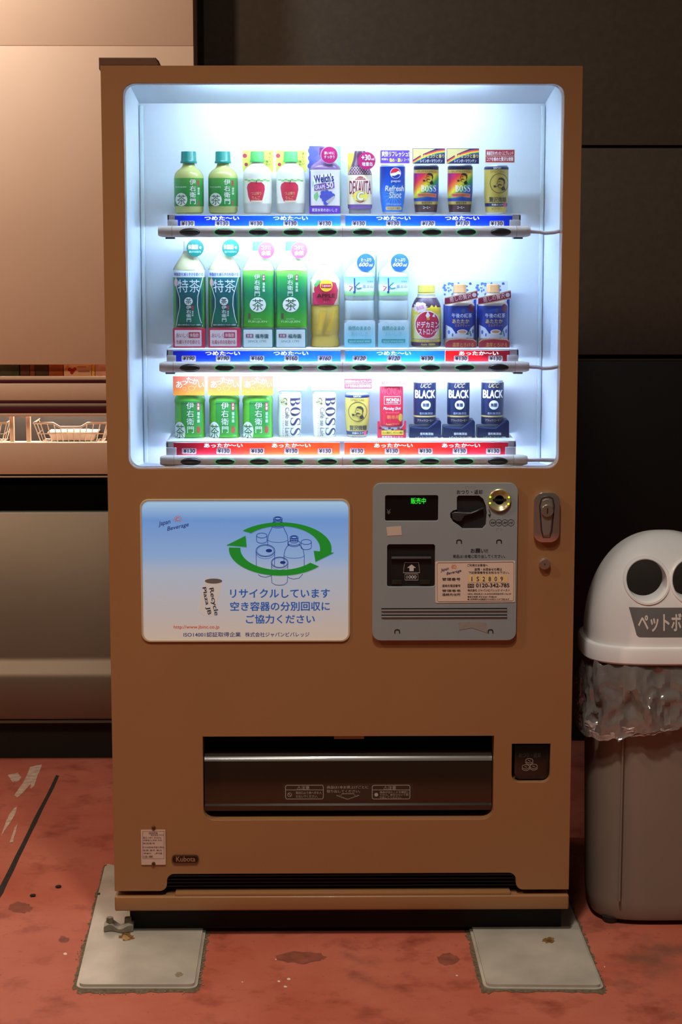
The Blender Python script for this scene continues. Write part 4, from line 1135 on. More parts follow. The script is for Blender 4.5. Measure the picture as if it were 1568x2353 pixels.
d.rect('red_seal', (457, 462, 460, 472), mat('#a03a3a', 0.5), 2, lb); d.txt('FUKUJUEN', (406, 429, 431, 433), W, 3, lb, bold=0.0)
again(d, 513.5, 'small green tea bottle with teal cap, second from left on the top shelf')

# ---- top row 3-4: apple drink
d = Drink('apple_drink_bottle', 'white apple drink bottle with yellow card, next to the small green tea bottles', 'bottle', 592.5, 0, 'apple drink bottles')
d.shell('body', [(371, 12.5), (377, 14), (382, 20), (387, 27), (394, 31.5), (402, 33), (474, 33), (478, 32), (484, 32.5), (489, 31), (491, 28)], transl('#f2f4ee', 0.3, 0.3), main=True)
d.shell('cap', [(349, 14.5), (350.5, 15.5), (367, 16), (369, 17), (373, 17)], mat('#4fb85c', 0.4), ribs=1)
c = d.card('back_card', (558, 346, 629, 395), mat('#dfe36a', 0.6), 0.02)
d.many('apple_print', [d.E2(563, 358, 5, 5), d.E2(566, 378, 4, 4)], mat('#c0405a', 0.5), 1, c, flat=0.02)
d.txt('おいしい', (618, 349, 624, 380), mat('#4a6a3a', 0.5), 1, c, flat=0.02, vert=True); d.txt('味わい', (611, 368, 617, 388), mat('#4a6a3a', 0.5), 1, c, flat=0.02, vert=True)
lb = d.label('label', 411, 468, mat('#eef0e6', 0.5))
d.poly('apple_print', [(569, 432), (571, 424), (578, 419), (586, 420), (590, 423), (595, 420), (603, 420), (609, 426), (610, 436), (607, 450), (603, 464), (577, 464), (572, 452)], mat('#c02a44', 0.45), 2, lb)
d.line('apple_stalk', [(590, 424), (591, 419), (592.5, 416)], 1.6, mat('#4a2a2a', 0.5), 3, lb)
d.many('leaf_print', [d.E2(567 + 7.2 * i, 414 + (i % 2) * 2, 4.2, 1.8) for i in range(8)], mat('#7fc26a', 0.5), 2, lb)
d.txt('つぶ搾り', (579, 441, 602, 449), mat('#e0c080', 0.5), 3, lb); d.txt('りんご', (581, 451, 599, 459), mat('#e0c080', 0.5), 3, lb)
d.rect('juice_tag', (578, 461, 605, 465), mat('#e8d8b8', 0.5), 3, lb)
again(d, 669, 'white apple drink bottle with yellow card, next to the grape juice')

# ---- top row 5: grape juice
d = Drink('grape_juice_bottle', 'grape juice bottle with purple band against a purple card on the top shelf', 'bottle', 748, 0, 'single drinks on the shelves', n=3.0)
d.shell('body', [(352, 13), (366, 13.5), (371, 17), (376, 25), (382, 32), (388, 34.5), (392, 34.5), (396, 33.5), (480, 33.5), (487, 33), (491, 30)], transl('#8a6a9c', 0.3, 0.15), main=True)
d.shell('cap', [(340, 13), (341, 14), (354, 14.5), (357, 15)], mat('#7a2a72', 0.4), ribs=1)
c = d.card('back_card', (711, 335, 784, 491), grad(((0, '#5a5ab8'), (0.4, '#7a76c8'), (0.62, '#cfe2d4'), (1, '#8fd0a0')), (1, 0, 0), d.x(711), d.x(784), 0.5), 0.038)
d.many('grape_print', [d.E2(716, 346, 8, 8), d.E2(724, 352, 8, 8), d.E2(716, 363, 8, 8), d.E2(722, 372, 7, 7), d.E2(714, 381, 7, 7)], mat('#5a62c0', 0.4), 1, c, flat=0.038)
lb = d.label('label', 391, 473, mat('#eceaf2', 0.45))
d.poly('logo_plate', [(721, 407), (740, 402), (766, 399), (768, 414), (745, 421), (722, 424)], mat('#f4f4f6', 0.5), 2, lb)
d.txt("Welch's", (722, 401, 767, 420), mat('#1c2f78', 0.4), 4, lb, bold=0.03, rot=0.10)
d.poly('grape_band', [(722, 426), (768, 419), (769, 432), (723, 439)], mat('#6a3aa0', 0.4), 3, lb)
d.txt('GRAPE', (724, 426, 748, 436), W, 4, lb, bold=0.02, rot=0.1); d.txt('50', (750, 419, 766, 433), W, 4, lb, bold=0.03, rot=0.08)
d.many('grape_print', [d.E2(a, b, 5.2, 5.2, 14) for a, b in ((742, 444), (751, 442), (759, 445), (740, 452), (748, 451), (757, 453), (765, 450), (745, 459), (754, 461), (749, 467))], mat('#4a52b0', 0.35), 3, lb)
d.many('leaf_print', [d.P2([(722, 448), (730, 440), (733, 452), (727, 463), (722, 456)]), d.P2([(716, 410), (722, 420), (719, 432), (716, 428)])], mat('#7ab87a', 0.5), 2, lb)
d.poly('juice_tag', [(749, 463), (768, 450), (770, 455), (752, 468)], mat('#b8b4b0', 0.5), 4, lb)
cc = d.card('front_card', (711.5, 475, 782, 491), mat('#5a2ea8', 0.45), -0.036)
d.txt('果実本来のおいしさ', (717, 479, 775, 487), W, 2, cc, flat=-0.036)
st = d.disc('round_sticker', 757, 358, 20, mat('#b8a8c8', 0.5), -0.034); d.ell('sticker_face', 757, 358, 18.5, 18.5, MAG, 1, st, flat=-0.034)
d.txt('濃いのに', (745, 350, 769, 357), W, 2, st, flat=-0.034); d.txt('すっきり', (745, 359, 769, 366), W, 2, st, flat=-0.034)

# ---- top row 6: vitamin drink
d = Drink('vitamin_drink_bottle', 'vitamin drink bottle with dark latticed neck and magenta sticker on the top shelf', 'bottle', 827.5, 0, 'single drinks on the shelves')
d.shell('body', [(348, 12), (350, 13), (357, 14), (368, 16), (380, 20), (392, 24.5), (400, 27), (406, 28), (468, 28), (478, 27.5), (481, 25), (491, 25)], mat('#4a2a44', 0.3), main=True)
c = d.card('back_card', (800, 352, 830, 402), mat('#e6d04a', 0.5), 0.03)
lat = []
for i in range(-6, 7): lat += [d.L2([(827 + i * 6, 384), (827 + i * 6 + 14, 402)], 1.2), d.L2([(827 + i * 6, 384), (827 + i * 6 - 14, 402)], 1.2)]
d.many('lattice_print', lat, mat('#c0a8b0', 0.4), 2)
lb = d.label('label', 403, 470, mat('#efe6c0', 0.45))
d.ell('ring_emblem', 828, 436, 19, 30, mat('#b03048', 0.45), 2, lb)
d.rect('name_plate', (802, 414, 853, 444), mat('#f0ead8', 0.5), 3, lb)
d.dec('lettering', text2d('DEKAVITA', d.bx((803, 416, 853, 447)), bold=0.02), mat('#8a2a44', 0.4), 4, lb)
d.poly('eye_print', [(808, 451), (816, 442), (828, 438), (840, 442), (849, 451), (840, 460), (828, 464), (816, 460)], mat('#e8d860', 0.4), 5, lb)
d.txt('C', (820, 441, 837, 461), W, 7, lb, bold=0.05, shear=0.15); d.txt('C', (819, 440.5, 838, 462), mat('#5a4a50', 0.5), 6, lb, bold=0.07, shear=0.15)
d.txt('SUNTORY', (817, 409, 840, 412.5), mat('#f0e8d8', 0.4), 4, lb); d.txt('デカビタチャージ', (814, 465.5, 843, 470), W, 4, lb)
b2 = d.label('foot_band', 470, 480, mat('#6a4a86', 0.45)); d.label('clear_foot', 481, 490.5, clear('#e8eef6', 0.35))
st = d.disc('round_sticker', 842, 371, 20, MAG, -0.03)
d.txt('+30', (830, 357, 851, 370), W, 2, st, flat=-0.03, bold=0.03); d.txt('ml', (852, 364, 859, 370), W, 2, st, flat=-0.03); d.txt('増量缶', (831, 374, 856, 383), W, 2, st, flat=-0.03)

# ---- cans
def can_profile(t, b, hw, taper=0.0):
    h = b - t
    return [(t, hw * 0.9), (t + 1.2, hw * 0.93), (t + 2.0, hw * 0.9), (t + 5.0, hw), (t + h * 0.55, hw), (t + h * 0.75, hw * (1 - taper * 0.35)), (t + h * 0.9, hw * (1 - taper * 0.8)), (b - 3, hw * (1 - taper)), (b, hw * (0.94 - taper))]
SILV = mat('#c3c8cf', 0.3, metal=0.6)
# top row 7: cola
d = Drink('cola_can', 'blue cola can under a purple sign on the top shelf', 'can', 902, 0, 'single drinks on the shelves')
d.shell('body', can_profile(379, 491, 28.8, 0.22), SILV, main=True)
lb = d.label('label', 383, 487, grad(((0, '#2f78d8'), (0.4, '#2a6ad0'), (0.7, '#1648b0'), (1, '#0f2f92')), (0, 0, 1), d.z(487), d.z(383), 0.32))
rays = []
for k in range(16):
    t = 2 * math.pi * k / 16 + 0.2; rays.append(d.P2([(903 + 4 * math.cos(t + .25), 448 + 4 * math.sin(t + .25)), (903 + 24 * math.cos(t), 448 + 30 * math.sin(t)), (903 + 4 * math.cos(t - .25), 448 + 4 * math.sin(t - .25))]))
d.many('starburst', rays, mat('#6fb4ee', 0.4), 2, lb)
d.ell('round_logo', 908, 399, 12.5, 12.5, W, 2, lb)
top_ = [(908 + 11.4 * math.cos(t), 399 - 11.4 * math.sin(t)) for t in [math.radians(a) for a in range(5, 190, 12)]]
d.poly('logo_red', top_ + [(902, 398), (909, 397), (915, 393)], mat('#c02238', 0.4), 3, lb)
bot_ = [(908 + 11.4 * math.cos(t), 399 - 11.4 * math.sin(t)) for t in [math.radians(a) for a in range(212, 345, 12)]]
d.poly('logo_blue', bot_ + [(914, 401), (906, 405)], mat('#16389a', 0.4), 3, lb)
d.txt('pepsi', (898, 414, 919, 421), W, 3, lb, bold=0.01)
SLV = mat('#dfe6ee', 0.35)
d.txt('Refresh', (884, 427, 928, 440), SLV, 4, lb, bold=0.025, shear=0.15); d.txt('Shot', (893, 441, 922, 456), SLV, 4, lb, bold=0.025, shear=0.15)
d.txt('リフレッシュショット', (888, 467, 922, 472), W, 3, lb); d.rect('pill_tag', (886, 475, 923, 483), mat('#c8b070', 0.4), 3, lb, r=3.5); d.txt('カフェイン強化', (890, 476.5, 919, 481.5), NAVY, 4, lb)
c = d.card('shelf_sign', (873, 345, 942, 377), mat('#b9aed6', 0.5), 0.0, r=3); d.rect('sign_face', (874.5, 346.5, 940.5, 375.5), mat('#5b3a9e', 0.5), 1, c, flat=0.0, r=2)
d.txt('爽快リフレッシュ!', (877, 348, 940, 361), W, 2, c, flat=0.0, bold=0.03); d.txt('強め・濃い', (895, 364, 925, 373), mat('#e8d840', 0.4), 2, c, flat=0.0, bold=0.03)
d.txt('刺激も', (877, 364, 892, 369), W, 2, c, flat=0.0); d.txt('コーラ', (928, 365, 940, 371), W, 2, c, flat=0.0)
# top row 8-9: rainbow coffee
d = Drink('coffee_can', 'rainbow coffee can next to the blue cola can', 'can', 979, 0, 'rainbow coffee cans')
d.shell('body', can_profile(379, 491, 28.5, 0.16), SILV, main=True)
lb = d.label('label', 382, 488, mat('#10162e', 0.35))
d.label('gold_band', 391, 399, GOLD, lb, 2); d.txt('SUPREMO', (958, 392.5, 1000, 397.5), mat('#5a4a2a', 0.5), 4, lb, bold=0)
d.label('rainbow', 399, 460, grad(((0, '#8a1a6a'), (0.16, '#b81c3a'), (0.3, '#d0702a'), (0.42, '#d8cc38'), (0.56, '#2f9a3a'), (0.74, '#1c5ab8'), (1, '#3a2a8a')), (0.7, 0, -0.7), -0.074, -0.006, 0.35), lb, 2)
boss_face(d, 984, 410, 0.92, BLK, 4, lb)
serif_boss(d, (966, 426.5, 1002, 441), W, 5, lb)
d.poly('ribbon', [(958, 446), (979, 443), (1002, 446), (1001, 455), (979, 452), (959, 455)], mat('#c8785a', 0.4), 4, lb); d.txt('RAINBOW MOUNTAIN', (961, 446.5, 999, 451), mat('#8a2a22', 0.4), 5, lb)
d.label('blue_band', 456, 463, mat('#1c3a8a', 0.4), lb, 3); d.label('gold_band', 463, 470, GOLD, lb, 3); d.txt('厳選豆使用', (968, 464, 992, 469), BLK, 5, lb)
d.label('bean_band', 470, 488, mat('#3a1c1c', 0.4, var=0.5, vs=180), lb, 3); d.txt('コーヒー', (971, 474, 988, 480), W, 5, lb, bold=0.02)
c = d.card('shelf_sign', (948, 342, 1022, 377), mat('#161c4a', 0.5), 0.0, r=0.5)
arcp = lambda o: [(948, 372 - o), (965, 361 - o), (985, 352 - o), (1005, 346.5 - o), (1021.5, 344.5 - o)]
d.poly('gold_corner', [(949, 343), (1000, 343), (985, 349), (965, 358), (949, 368)], mat('#c9bb80', 0.5), 1, c, flat=0.0)
for k, hcol in enumerate(('#3a2a8a', '#2a8a4a', '#d8c83a', '#d8702a', '#b82a5a')): d.line('rainbow_stripe', [(a, min(376, b + 9 - k * 2.2)) for a, b in arcp(0)], 2.3, mat(hcol, 0.5), 2, c, flat=0.0)
d.txt('豊かなコクと香り', (966, 355, 1020, 364), mat('#d8c878', 0.5), 3, c, flat=0.0, bold=0.02); d.txt('レインボーマウンテン', (966, 366.5, 1016, 374), W, 3, c, flat=0.0, bold=0.01)
again(d, 1057, 'rainbow coffee can next to the gold coffee can on the top shelf')
# gold coffee: top row 10 and bottom row 6
def gold_can(cx, row, t, dx, label, sign, sx0=0):
    base = proj(Vector((0.0, PYD, LEDGE_Z[row])))[1]
    d = Drink('coffee_can', label, 'can', cx, row, 'gold coffee cans')
    Y = lambda v: t + v; X = lambda v: cx + v
    d.shell('body', can_profile(t, base, 27.5, 0.17), SILV, main=True)
    lb = d.label('label', t + 3.5, base - 4, mat('#b5a24e', 0.36, metal=0.15))
    d.label('navy_band', t + 3, t + 9.5, NAVY, lb, 2); d.txt('SUNTORY', (X(-9), Y(4.5), X(9), Y(8.5)), W, 3, lb)
    d.txt('SPECIAL', (X(-16), Y(12), X(18), Y(17)), mat('#6a5a2a', 0.5), 3, lb, bold=0)
    d.dec('ring_mark', d.L2([(X(dx + 21 * math.cos(a)), Y(41 + 22 * math.sin(a))) for a in [2 * math.pi * i / 30 for i in range(30)]], 1.4, True), mat('#4a3f2a', 0.5), 3, lb)
    boss_face(d, X(dx + 2), Y(41), 1.05, mat('#2a241e', 0.5), 4, lb)
    d.txt('贅沢微糖', (X(-18), Y(72), X(22), Y(84)), mat('#2a2a34', 0.5), 4, lb, bold=0.012)
    d.label('navy_band', t + 86, t + 94, NAVY, lb, 2); d.txt('芳醇のコク', (X(-12), Y(87.5), X(14), Y(92.5)), W, 4, lb); d.ell('pink_mark', X(19), Y(90), 5, 5, mat('#c04a6a', 0.5), 4, lb)
    d.txt('缶コーヒー', (X(-12), Y(97), X(12), Y(101)), mat('#5a4a2a', 0.5), 3, lb)
    c = d.card('shelf_sign', sign, mat('#d8c8a8', 0.5), 0.0, r=0.5); m_ = (sign[0] + 1.5, sign[1] + 1.5, sign[2] - 1.5, sign[3] - 1.5)
    d.rect('sign_face', m_, mat('#a8283c', 0.5), 1, c, flat=0.0)
    h = (m_[3] - m_[1]) / 2
    d.txt('高級豆をぜいたくにブレンド', (m_[0] + 2, m_[1] + 2.5, m_[2] - 2, m_[1] + h - 2), W, 2, c, flat=0.0, bold=0.02); d.txt('コクを極めた贅沢な微糖', (m_[0] + 2, m_[1] + h + 2, m_[2] - 2, m_[3] - 2.5), W, 2, c, flat=0.0, bold=0.02)
    d.line('sign_rule', [(m_[0], m_[1] + h), (m_[2], m_[1] + h)], 1.2, mat('#d8c8a8', 0.5), 2, c, flat=0.0)
    return d
gold_can(1140, 0, 381, 5, 'gold coffee can at the right end of the top shelf', (1114, 344, 1182, 375))

# ================ middle row
def tea500(cx, label, kind):
    d = Drink('green_tea_bottle', label, 'bottle', cx, 1, 'large dark teal tea bottles' if kind else 'large green tea bottles', n=4.2)
    o = cx - (437 if kind else 596)
    if kind:
        body = transl('#b4b48c', 0.3, 0.12)
        d.shell('body', [(578, 12), (584, 14), (592, 19), (604, 27), (614, 33), (620, 36), (626, 36.5), (750, 36.5), (790, 36), (798, 35), (802, 32)], body, main=True)
        d.shell('shoulder', [(579, 12.5), (584, 14.5), (592, 19.5), (604, 27.5), (614, 33.5), (621, 36.6)], transl('#b9b68e', 0.3, 0.12), seg=20, n=3.4, smooth=8, eps=0.0006)
        d.shell('cap', [(556, 11), (557, 12), (572, 12.5), (578, 13)], transl('#d4dcd8', 0.3), ribs=1)
        band = d.label('slogan_band', 621, 637, mat('#dde6ea', 0.45)); d.txt('体脂肪を減らすのを助ける', (404, 626, 470, 634), mat('#1a4a9a', 0.5), 3, band, bold=0.02)
        lb = d.label('label', 637, 749, mat('#3f8038', 0.4))
        L = [(409, 637), (410, 660), (417, 685), (417, 705), (412, 725), (408, 749)]; Rr = [(468, 749), (461, 725), (457, 700), (458, 680), (465, 655), (470, 637)]
        d.poly('waist_panel', L + Rr, grad(((0, '#0c6a4c'), (0.5, '#0c4a4c'), (1, '#0c5a66')), (0, 0, 1), d.z(749), d.z(637), 0.4), 2, lb)
        d.line('waist_line', L, 1.2, WG, 3, lb); d.line('waist_line', Rr, 1.2, WG, 3, lb)
        d.txt('特茶', (413, 642, 463, 671), mat('#cfe0e4', 0.4), 4, lb, bold=0.0)
        d.ell('red_oval', 409, 649, 4, 9, mat('#d8b0b4', 0.5), 4, lb)
        d.ell('tea_emblem', 437, 691, 9.5, 9, W, 4, lb); d.txt('茶', (430, 684.5, 444, 697.5), mat('#0c4a4c', 0.5), 5, lb)
        d.txt('伊右衛門', (431, 700, 443, 738), mat('#dfeae8', 0.4), 4, lb, vert=True); d.rect('red_seal', (444, 701, 448, 710), mat('#a83a4a', 0.5), 4, lb); d.txt('福寿園', (444, 712, 448, 725), WG, 4, lb, vert=True)
        d.rect('teal_band', (409, 741, 467, 748), mat('#0a4a4a', 0.4), 3, lb); d.txt('脂肪の分解を助ける ケルセチン配糖体', (412, 742.5, 464, 746.5), mat('#cfe0dc', 0.4), 4, lb)
        c = d.card('front_card', (401, 752, 475, 799), mat('#b81f44', 0.45), -0.0405, r=2); d.rect('card_face', (405, 756, 466, 793), mat('#f0e4e6', 0.5), 1, c, flat=-0.0405, r=1.5)
        d.txt('おいしく', (409, 763, 436, 773), mat('#b03048', 0.5), 2, c, flat=-0.0405); d.rect('red_plate', (437, 761, 462, 774), mat('#b81f44', 0.45), 2, c, flat=-0.0405); d.txt('体脂肪', (439, 763, 460, 772), W, 3, c, flat=-0.0405)
        d.txt('を減らすのを助ける', (409, 778, 462, 788), mat('#b03048', 0.5), 2, c, flat=-0.0405)
        st = d.disc('round_sticker', 453, 571, 19.5, mat('#045a52', 0.4), -0.03)
        d.txt('体脂肪', (437, 563, 460, 574), mat('#cfe8e4', 0.4), 2, st, flat=-0.03, bold=0.02); d.txt('を', (462, 567, 468, 573), mat('#cfe8e4', 0.4), 2, st, flat=-0.03); d.txt('減らすのを助ける', (439, 577, 466, 582), mat('#9ad0c8', 0.4), 2, st, flat=-0.03)
    else:
        d.shell('body', [(576, 12), (584, 14), (592, 19), (604, 27), (614, 33), (620, 35.5), (626, 36.2), (750, 36.2), (790, 36), (798, 35), (802, 32)], transl('#ccd2a4', 0.3, 0.12), main=True)
        d.shell('shoulder', [(577, 12.5), (584, 14.5), (592, 19.5), (604, 27.5), (614, 33.5), (621, 36.2)], transl('#cfd6a4', 0.3, 0.12), seg=20, n=3.4, smooth=8, eps=0.0006)
        d.shell('cap', [(557, 12), (558, 13), (572, 13.5), (577, 14)], mat('#4a9a8c', 0.4), ribs=1)
        lb = d.label('label', 622, 750, grad(((0, '#4aa028'), (0.3, '#1f7a34'), (0.6, '#0f6a48'), (0.88, '#2a8a3c'), (1, '#7ab84a')), (0, 0, 1), d.z(750), d.z(622), 0.4))
        d.txt('伊右衛門', (586, 629, 600, 680), W, 3, lb, vert=True, bold=0.0)
        d.rect('red_seal', (605, 631, 611, 645), mat('#8a2a48', 0.5), 2, lb); d.txt('京都', (605.5, 632, 610.5, 644), W, 3, lb, vert=True); d.txt('福寿園', (605, 648, 611, 670), WG, 3, lb, vert=True)
        d.ell('tea_emblem', 594.5, 699, 18.5, 17, W, 2, lb); d.txt('茶', (582, 686, 607, 712), mat('#1c5a34', 0.5), 3, lb, bold=0.0)
        d.rect('red_seal', (572, 718, 578, 731), mat('#5a4a3a', 0.5), 2, lb); d.txt('FUKUJUEN', (573, 735, 615, 741), mat('#cfe6c0', 0.4), 3, lb, bold=-0.005); d.txt('KYOTO', (585, 730, 602, 733), mat('#a8d09a', 0.4), 3, lb)
        c = d.card('front_card', (558.5, 752, 630, 799), mat('#1f6a68', 0.45), -0.0405, r=3); d.rect('card_face', (561.5, 755, 627, 795), mat('#e4f2f0', 0.5), 1, c, flat=-0.0405, r=2)
        d.rect('red_plate', (567, 765, 584, 773), mat('#8a2a58', 0.45), 2, c, flat=-0.0405); d.txt('京都', (569, 766, 582, 772), W, 3, c, flat=-0.0405); d.txt('福寿園', (588, 765, 618, 775), mat('#1f5a5a', 0.5), 2, c, flat=-0.0405)
        d.txt('SINCE 1790', (572, 779, 613, 784), mat('#5a8a88', 0.5), 2, c, flat=-0.0405, bold=-0.005)
        st = d.disc('round_sticker', 614, 576, 18.5, mat('#b04a94', 0.4), -0.03)
        d.txt('コクと', (603, 565, 624, 575), W, 2, st, flat=-0.03, bold=0.02); d.txt('余韻', (603, 577, 624, 588), W, 2, st, flat=-0.03, bold=0.02)
    return d
d = tea500(437, 'dark teal waisted tea bottle with red base card at the middle shelf\'s left end', 1)
again(d, 517.5, 'dark teal waisted tea bottle with red base card, second on the middle shelf')
d = tea500(596, 'large green tea bottle with pink sticker, next to the dark teal tea bottles', 0)
again(d, 671, 'large green tea bottle with pink sticker, next to the apple tea')

# apple tea
d = Drink('apple_tea_bottle', 'amber apple tea bottle with red label in the middle shelf', 'bottle', 747.5, 1, 'single drinks on the shelves', n=2.4)
d.shell('body', [(608, 10), (616, 11), (622, 16), (629, 23), (636, 28.5), (644, 33), (652, 34), (698, 34), (702, 32), (706, 33), (758, 33), (766, 31), (774, 30.5), (782, 33), (794, 33), (799, 31), (802, 27)], transl('#e4c464', 0.4, 0.12), main=True)
d.shell('cap', [(588, 10), (589, 11), (603, 11.5), (608, 12)], mat('#ececea', 0.4), ribs=1)
d.shell('clear_shoulder', [(608, 10.4), (616, 11.4), (622, 16.4), (629, 23.4), (636, 28.9), (642, 32.5)], transl('#e8dcc0', 0.35, 0.12))
lb = d.label('label', 640, 701, mat('#e8dcbc', 0.45))
d.rect('red_field', (713, 672, 733, 701), mat('#b82a58', 0.45), 2, lb)
d.poly('apple_print', [(722, 664), (725, 650), (738, 646), (748, 650), (758, 645), (772, 650), (777, 666), (775, 684), (767, 700), (732, 700), (725, 684)], mat('#a81e3e', 0.4), 3, lb)
d.many('leaf_print', [d.P2([(722, 655), (730, 643), (738, 642), (735, 651), (727, 660)])], mat('#5a9a58', 0.5), 4, lb)
d.ell('round_logo', 750, 655, 14.5, 14.5, mat('#e6c030', 0.4), 5, lb); d.poly('logo_banner', [(739, 652), (761, 652), (762, 661), (738, 661)], mat('#c0202c', 0.4), 6, lb); d.txt('Lipton', (741, 653.5, 760, 660), W, 7, lb, bold=0.02)
d.txt('APPLE', (729, 674, 770, 683), mat('#1c1412', 0.5), 6, lb, bold=0.02); d.txt('TEA', (741, 685, 758, 690), mat('#3a1a18', 0.5), 6, lb); d.txt('ティー', (744, 692, 756, 695), mat('#d8a8a0', 0.5), 6, lb)
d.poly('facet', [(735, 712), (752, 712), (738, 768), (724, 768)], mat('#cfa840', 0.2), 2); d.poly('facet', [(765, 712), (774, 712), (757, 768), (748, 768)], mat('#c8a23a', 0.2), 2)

# mineral water
d = Drink('water_bottle', 'clear mineral water bottle with blue sticker, next to the apple tea', 'bottle', 826, 1, 'mineral water bottles', n=3.2)
d.shell('body', [(594, 12), (604, 13), (610, 19), (618, 28), (626, 33), (632, 34.8), (686, 34.8), (690, 33.5), (694, 34.8), (730, 34.8), (734, 33.5), (738, 34.8), (796, 34.5), (802, 31)], transl('#dcebf0', 0.35, 0.1), main=True)
d.shell('cap', [(578, 12), (579, 13), (590, 13.5), (594, 14)], mat('#e6eee8', 0.4), ribs=1)
c = d.card('back_card', (790, 576, 863, 650), grad(((0, '#cfe8d0'), (0.5, '#a8dc9c'), (1, '#dff0d8')), (0.8, 0, 0.6), d.x(790) * .8 + d.z(650) * .6, d.x(863) * .8 + d.z(576) * .6, 0.5), 0.036)
lb = d.label('label', 636, 679, grad(((0, '#6fbf72'), (0.2, '#a8d8a0'), (0.3, '#e4eef2'), (0.55, '#e8f2f6'), (0.7, '#a8d4e8'), (1, '#7cbede')), (0, 0, 1), d.z(679), d.z(636), 0.45))
d.line('water_sign', [(814, 639), (814.5, 655), (815, 668), (812, 670)], 2.6, mat('#1c3a8a', 0.4), 3, lb); d.line('water_sign', [(802, 657), (810, 659), (803, 668)], 2.0, mat('#c0404a', 0.4), 3, lb)
d.line('water_sign', [(826, 649), (819, 655), (816, 659), (822, 663), (830, 661)], 2.2, mat('#1c8a7a', 0.4), 3, lb); d.ell('water_sign', 814, 671, 2.5, 2, mat('#1c3a8a', 0.4), 3, lb)
d.txt('富士山', (833, 654, 857, 661), mat('#2a4a8a', 0.5), 3, lb, bold=0); d.txt('天然水', (843, 645, 857, 649), mat('#2a4a8a', 0.5), 3, lb, bold=0); d.txt('おいしい', (799, 651, 810, 654), mat('#5a5a6a', 0.5), 3, lb, bold=0)
d.txt('ミネラルウォーター', (832, 667, 856, 670), W, 3, lb, bold=0)
c2 = d.pcard('front_card', [(791, 741), (806, 736), (818, 741), (832, 737), (846, 740), (861, 735), (862, 799), (791, 799)], grad(((0, '#8fd4e4'), (0.5, '#a4dcec'), (1, '#d8eef6')), (0, 0, 1), d.z(799), d.z(738), 0.4), -0.039)
d.txt('自然のままの', (801, 747, 851, 757), mat('#3aa0a0', 0.5), 2, c2, flat=-0.039); d.txt('おいしさ', (807, 761, 845, 770), mat('#8ac8d8', 0.5), 2, c2, flat=-0.039)
d.rect('teal_plate', (799, 777, 853, 785), mat('#2a8f90', 0.45), 2, c2, flat=-0.039); d.txt('natural mineral water', (802, 778.5, 850, 784), mat('#bfe8e8', 0.4), 3, c2, flat=-0.039)
st = d.disc('round_sticker', 840, 604, 20.3, mat('#2456a8', 0.4), -0.032)
d.txt('たっぷり', (829, 594, 852, 602), W, 2, st, flat=-0.032, bold=0.01); d.txt('600', (824, 604, 846, 613), W, 2, st, flat=-0.032, shear=0.25, bold=0.02); d.txt('ml', (847, 606, 856, 613), W, 2, st, flat=-0.032, shear=0.25)
again(d, 903, 'clear mineral water bottle with blue sticker, next to the energy drink')

# energy drink
d = Drink('energy_drink_bottle', 'yellow energy drink bottle with red round emblem on the middle shelf', 'bottle', 979.5, 1, 'single drinks on the shelves')
d.shell('body', [(676, 20), (681, 21), (684, 22.5), (691, 27), (700, 31), (708, 33.3), (716, 34), (790, 34), (794, 33), (802, 31)], SILV, main=True)
d.shell('cap', [(655, 18), (656.5, 19.5), (672, 20), (673, 18.5), (676, 20.5), (677, 20.5)], mat('#d8c860', 0.35), ribs=1)
lb = d.label('label', 683, 795, mat('#e6d448', 0.4)); d.label('purple_neck', 684, 706, mat('#3a1f3e', 0.4), lb, 2)
d.poly('flame_print', [(990, 700), (996, 706), (1000, 700), (1004, 708), (1010, 702), (1012, 722), (1000, 716), (986, 722), (978, 716), (984, 708)], mat('#d8c030', 0.4), 3, lb)
d.poly('pale_field', [(946, 722), (1013, 722), (1013, 780), (946, 780)], mat('#e8e0a0', 0.4), 2, lb)
burst = []
for k in range(24):
    t = 2 * math.pi * k / 24; r_ = 18 if k % 2 else 11; burst.append((964 + r_ * math.cos(t), 707 + r_ * 0.75 * math.sin(t)))
d.poly('starburst', burst, mat('#e8d4d8', 0.4), 4, lb); d.txt('強炭酸', (955, 701, 973, 711), mat('#b86a8a', 0.5), 5, lb, rot=0.3)
d.ell('red_emblem', 981, 745, 29, 32, W, 4, lb); d.ell('red_emblem', 981, 745, 27, 30, mat('#b0203e', 0.4), 5, lb)
d.many('flame_print', [d.P2([(976, 724), (981, 714), (987, 724), (983, 729), (979, 729)]), d.P2([(991, 726), (996, 719), (998, 728)])], W, 6, lb)
d.txt('ドデカミン', (957, 737, 1008, 752), W, 7, lb, bold=0.035); d.txt('ストロング', (960, 753, 1005, 768), W, 7, lb, bold=0.035); d.txt('強', (978, 727, 986, 734), mat('#e8c840', 0.4), 7, lb)
d.many('rule', [d.L2([(948, 778), (1011, 778)], 1.0), d.L2([(948, 785), (1011, 785)], 0.8)], mat('#8a4a6a', 0.5), 3, lb); d.txt('エネルギー炭酸飲料', (960, 780, 1004, 784), mat('#8a4a6a', 0.5), 3, lb, bold=0)
d.label('purple_foot', 785, 794, mat('#4a2a4a', 0.4), lb, 2); d.txt('Asahi', (966, 787, 980, 792), mat('#e8d040', 0.4), 4, lb); d.txt('炭酸飲料', (983, 787, 999, 792), mat('#e8d040', 0.4), 4, lb)

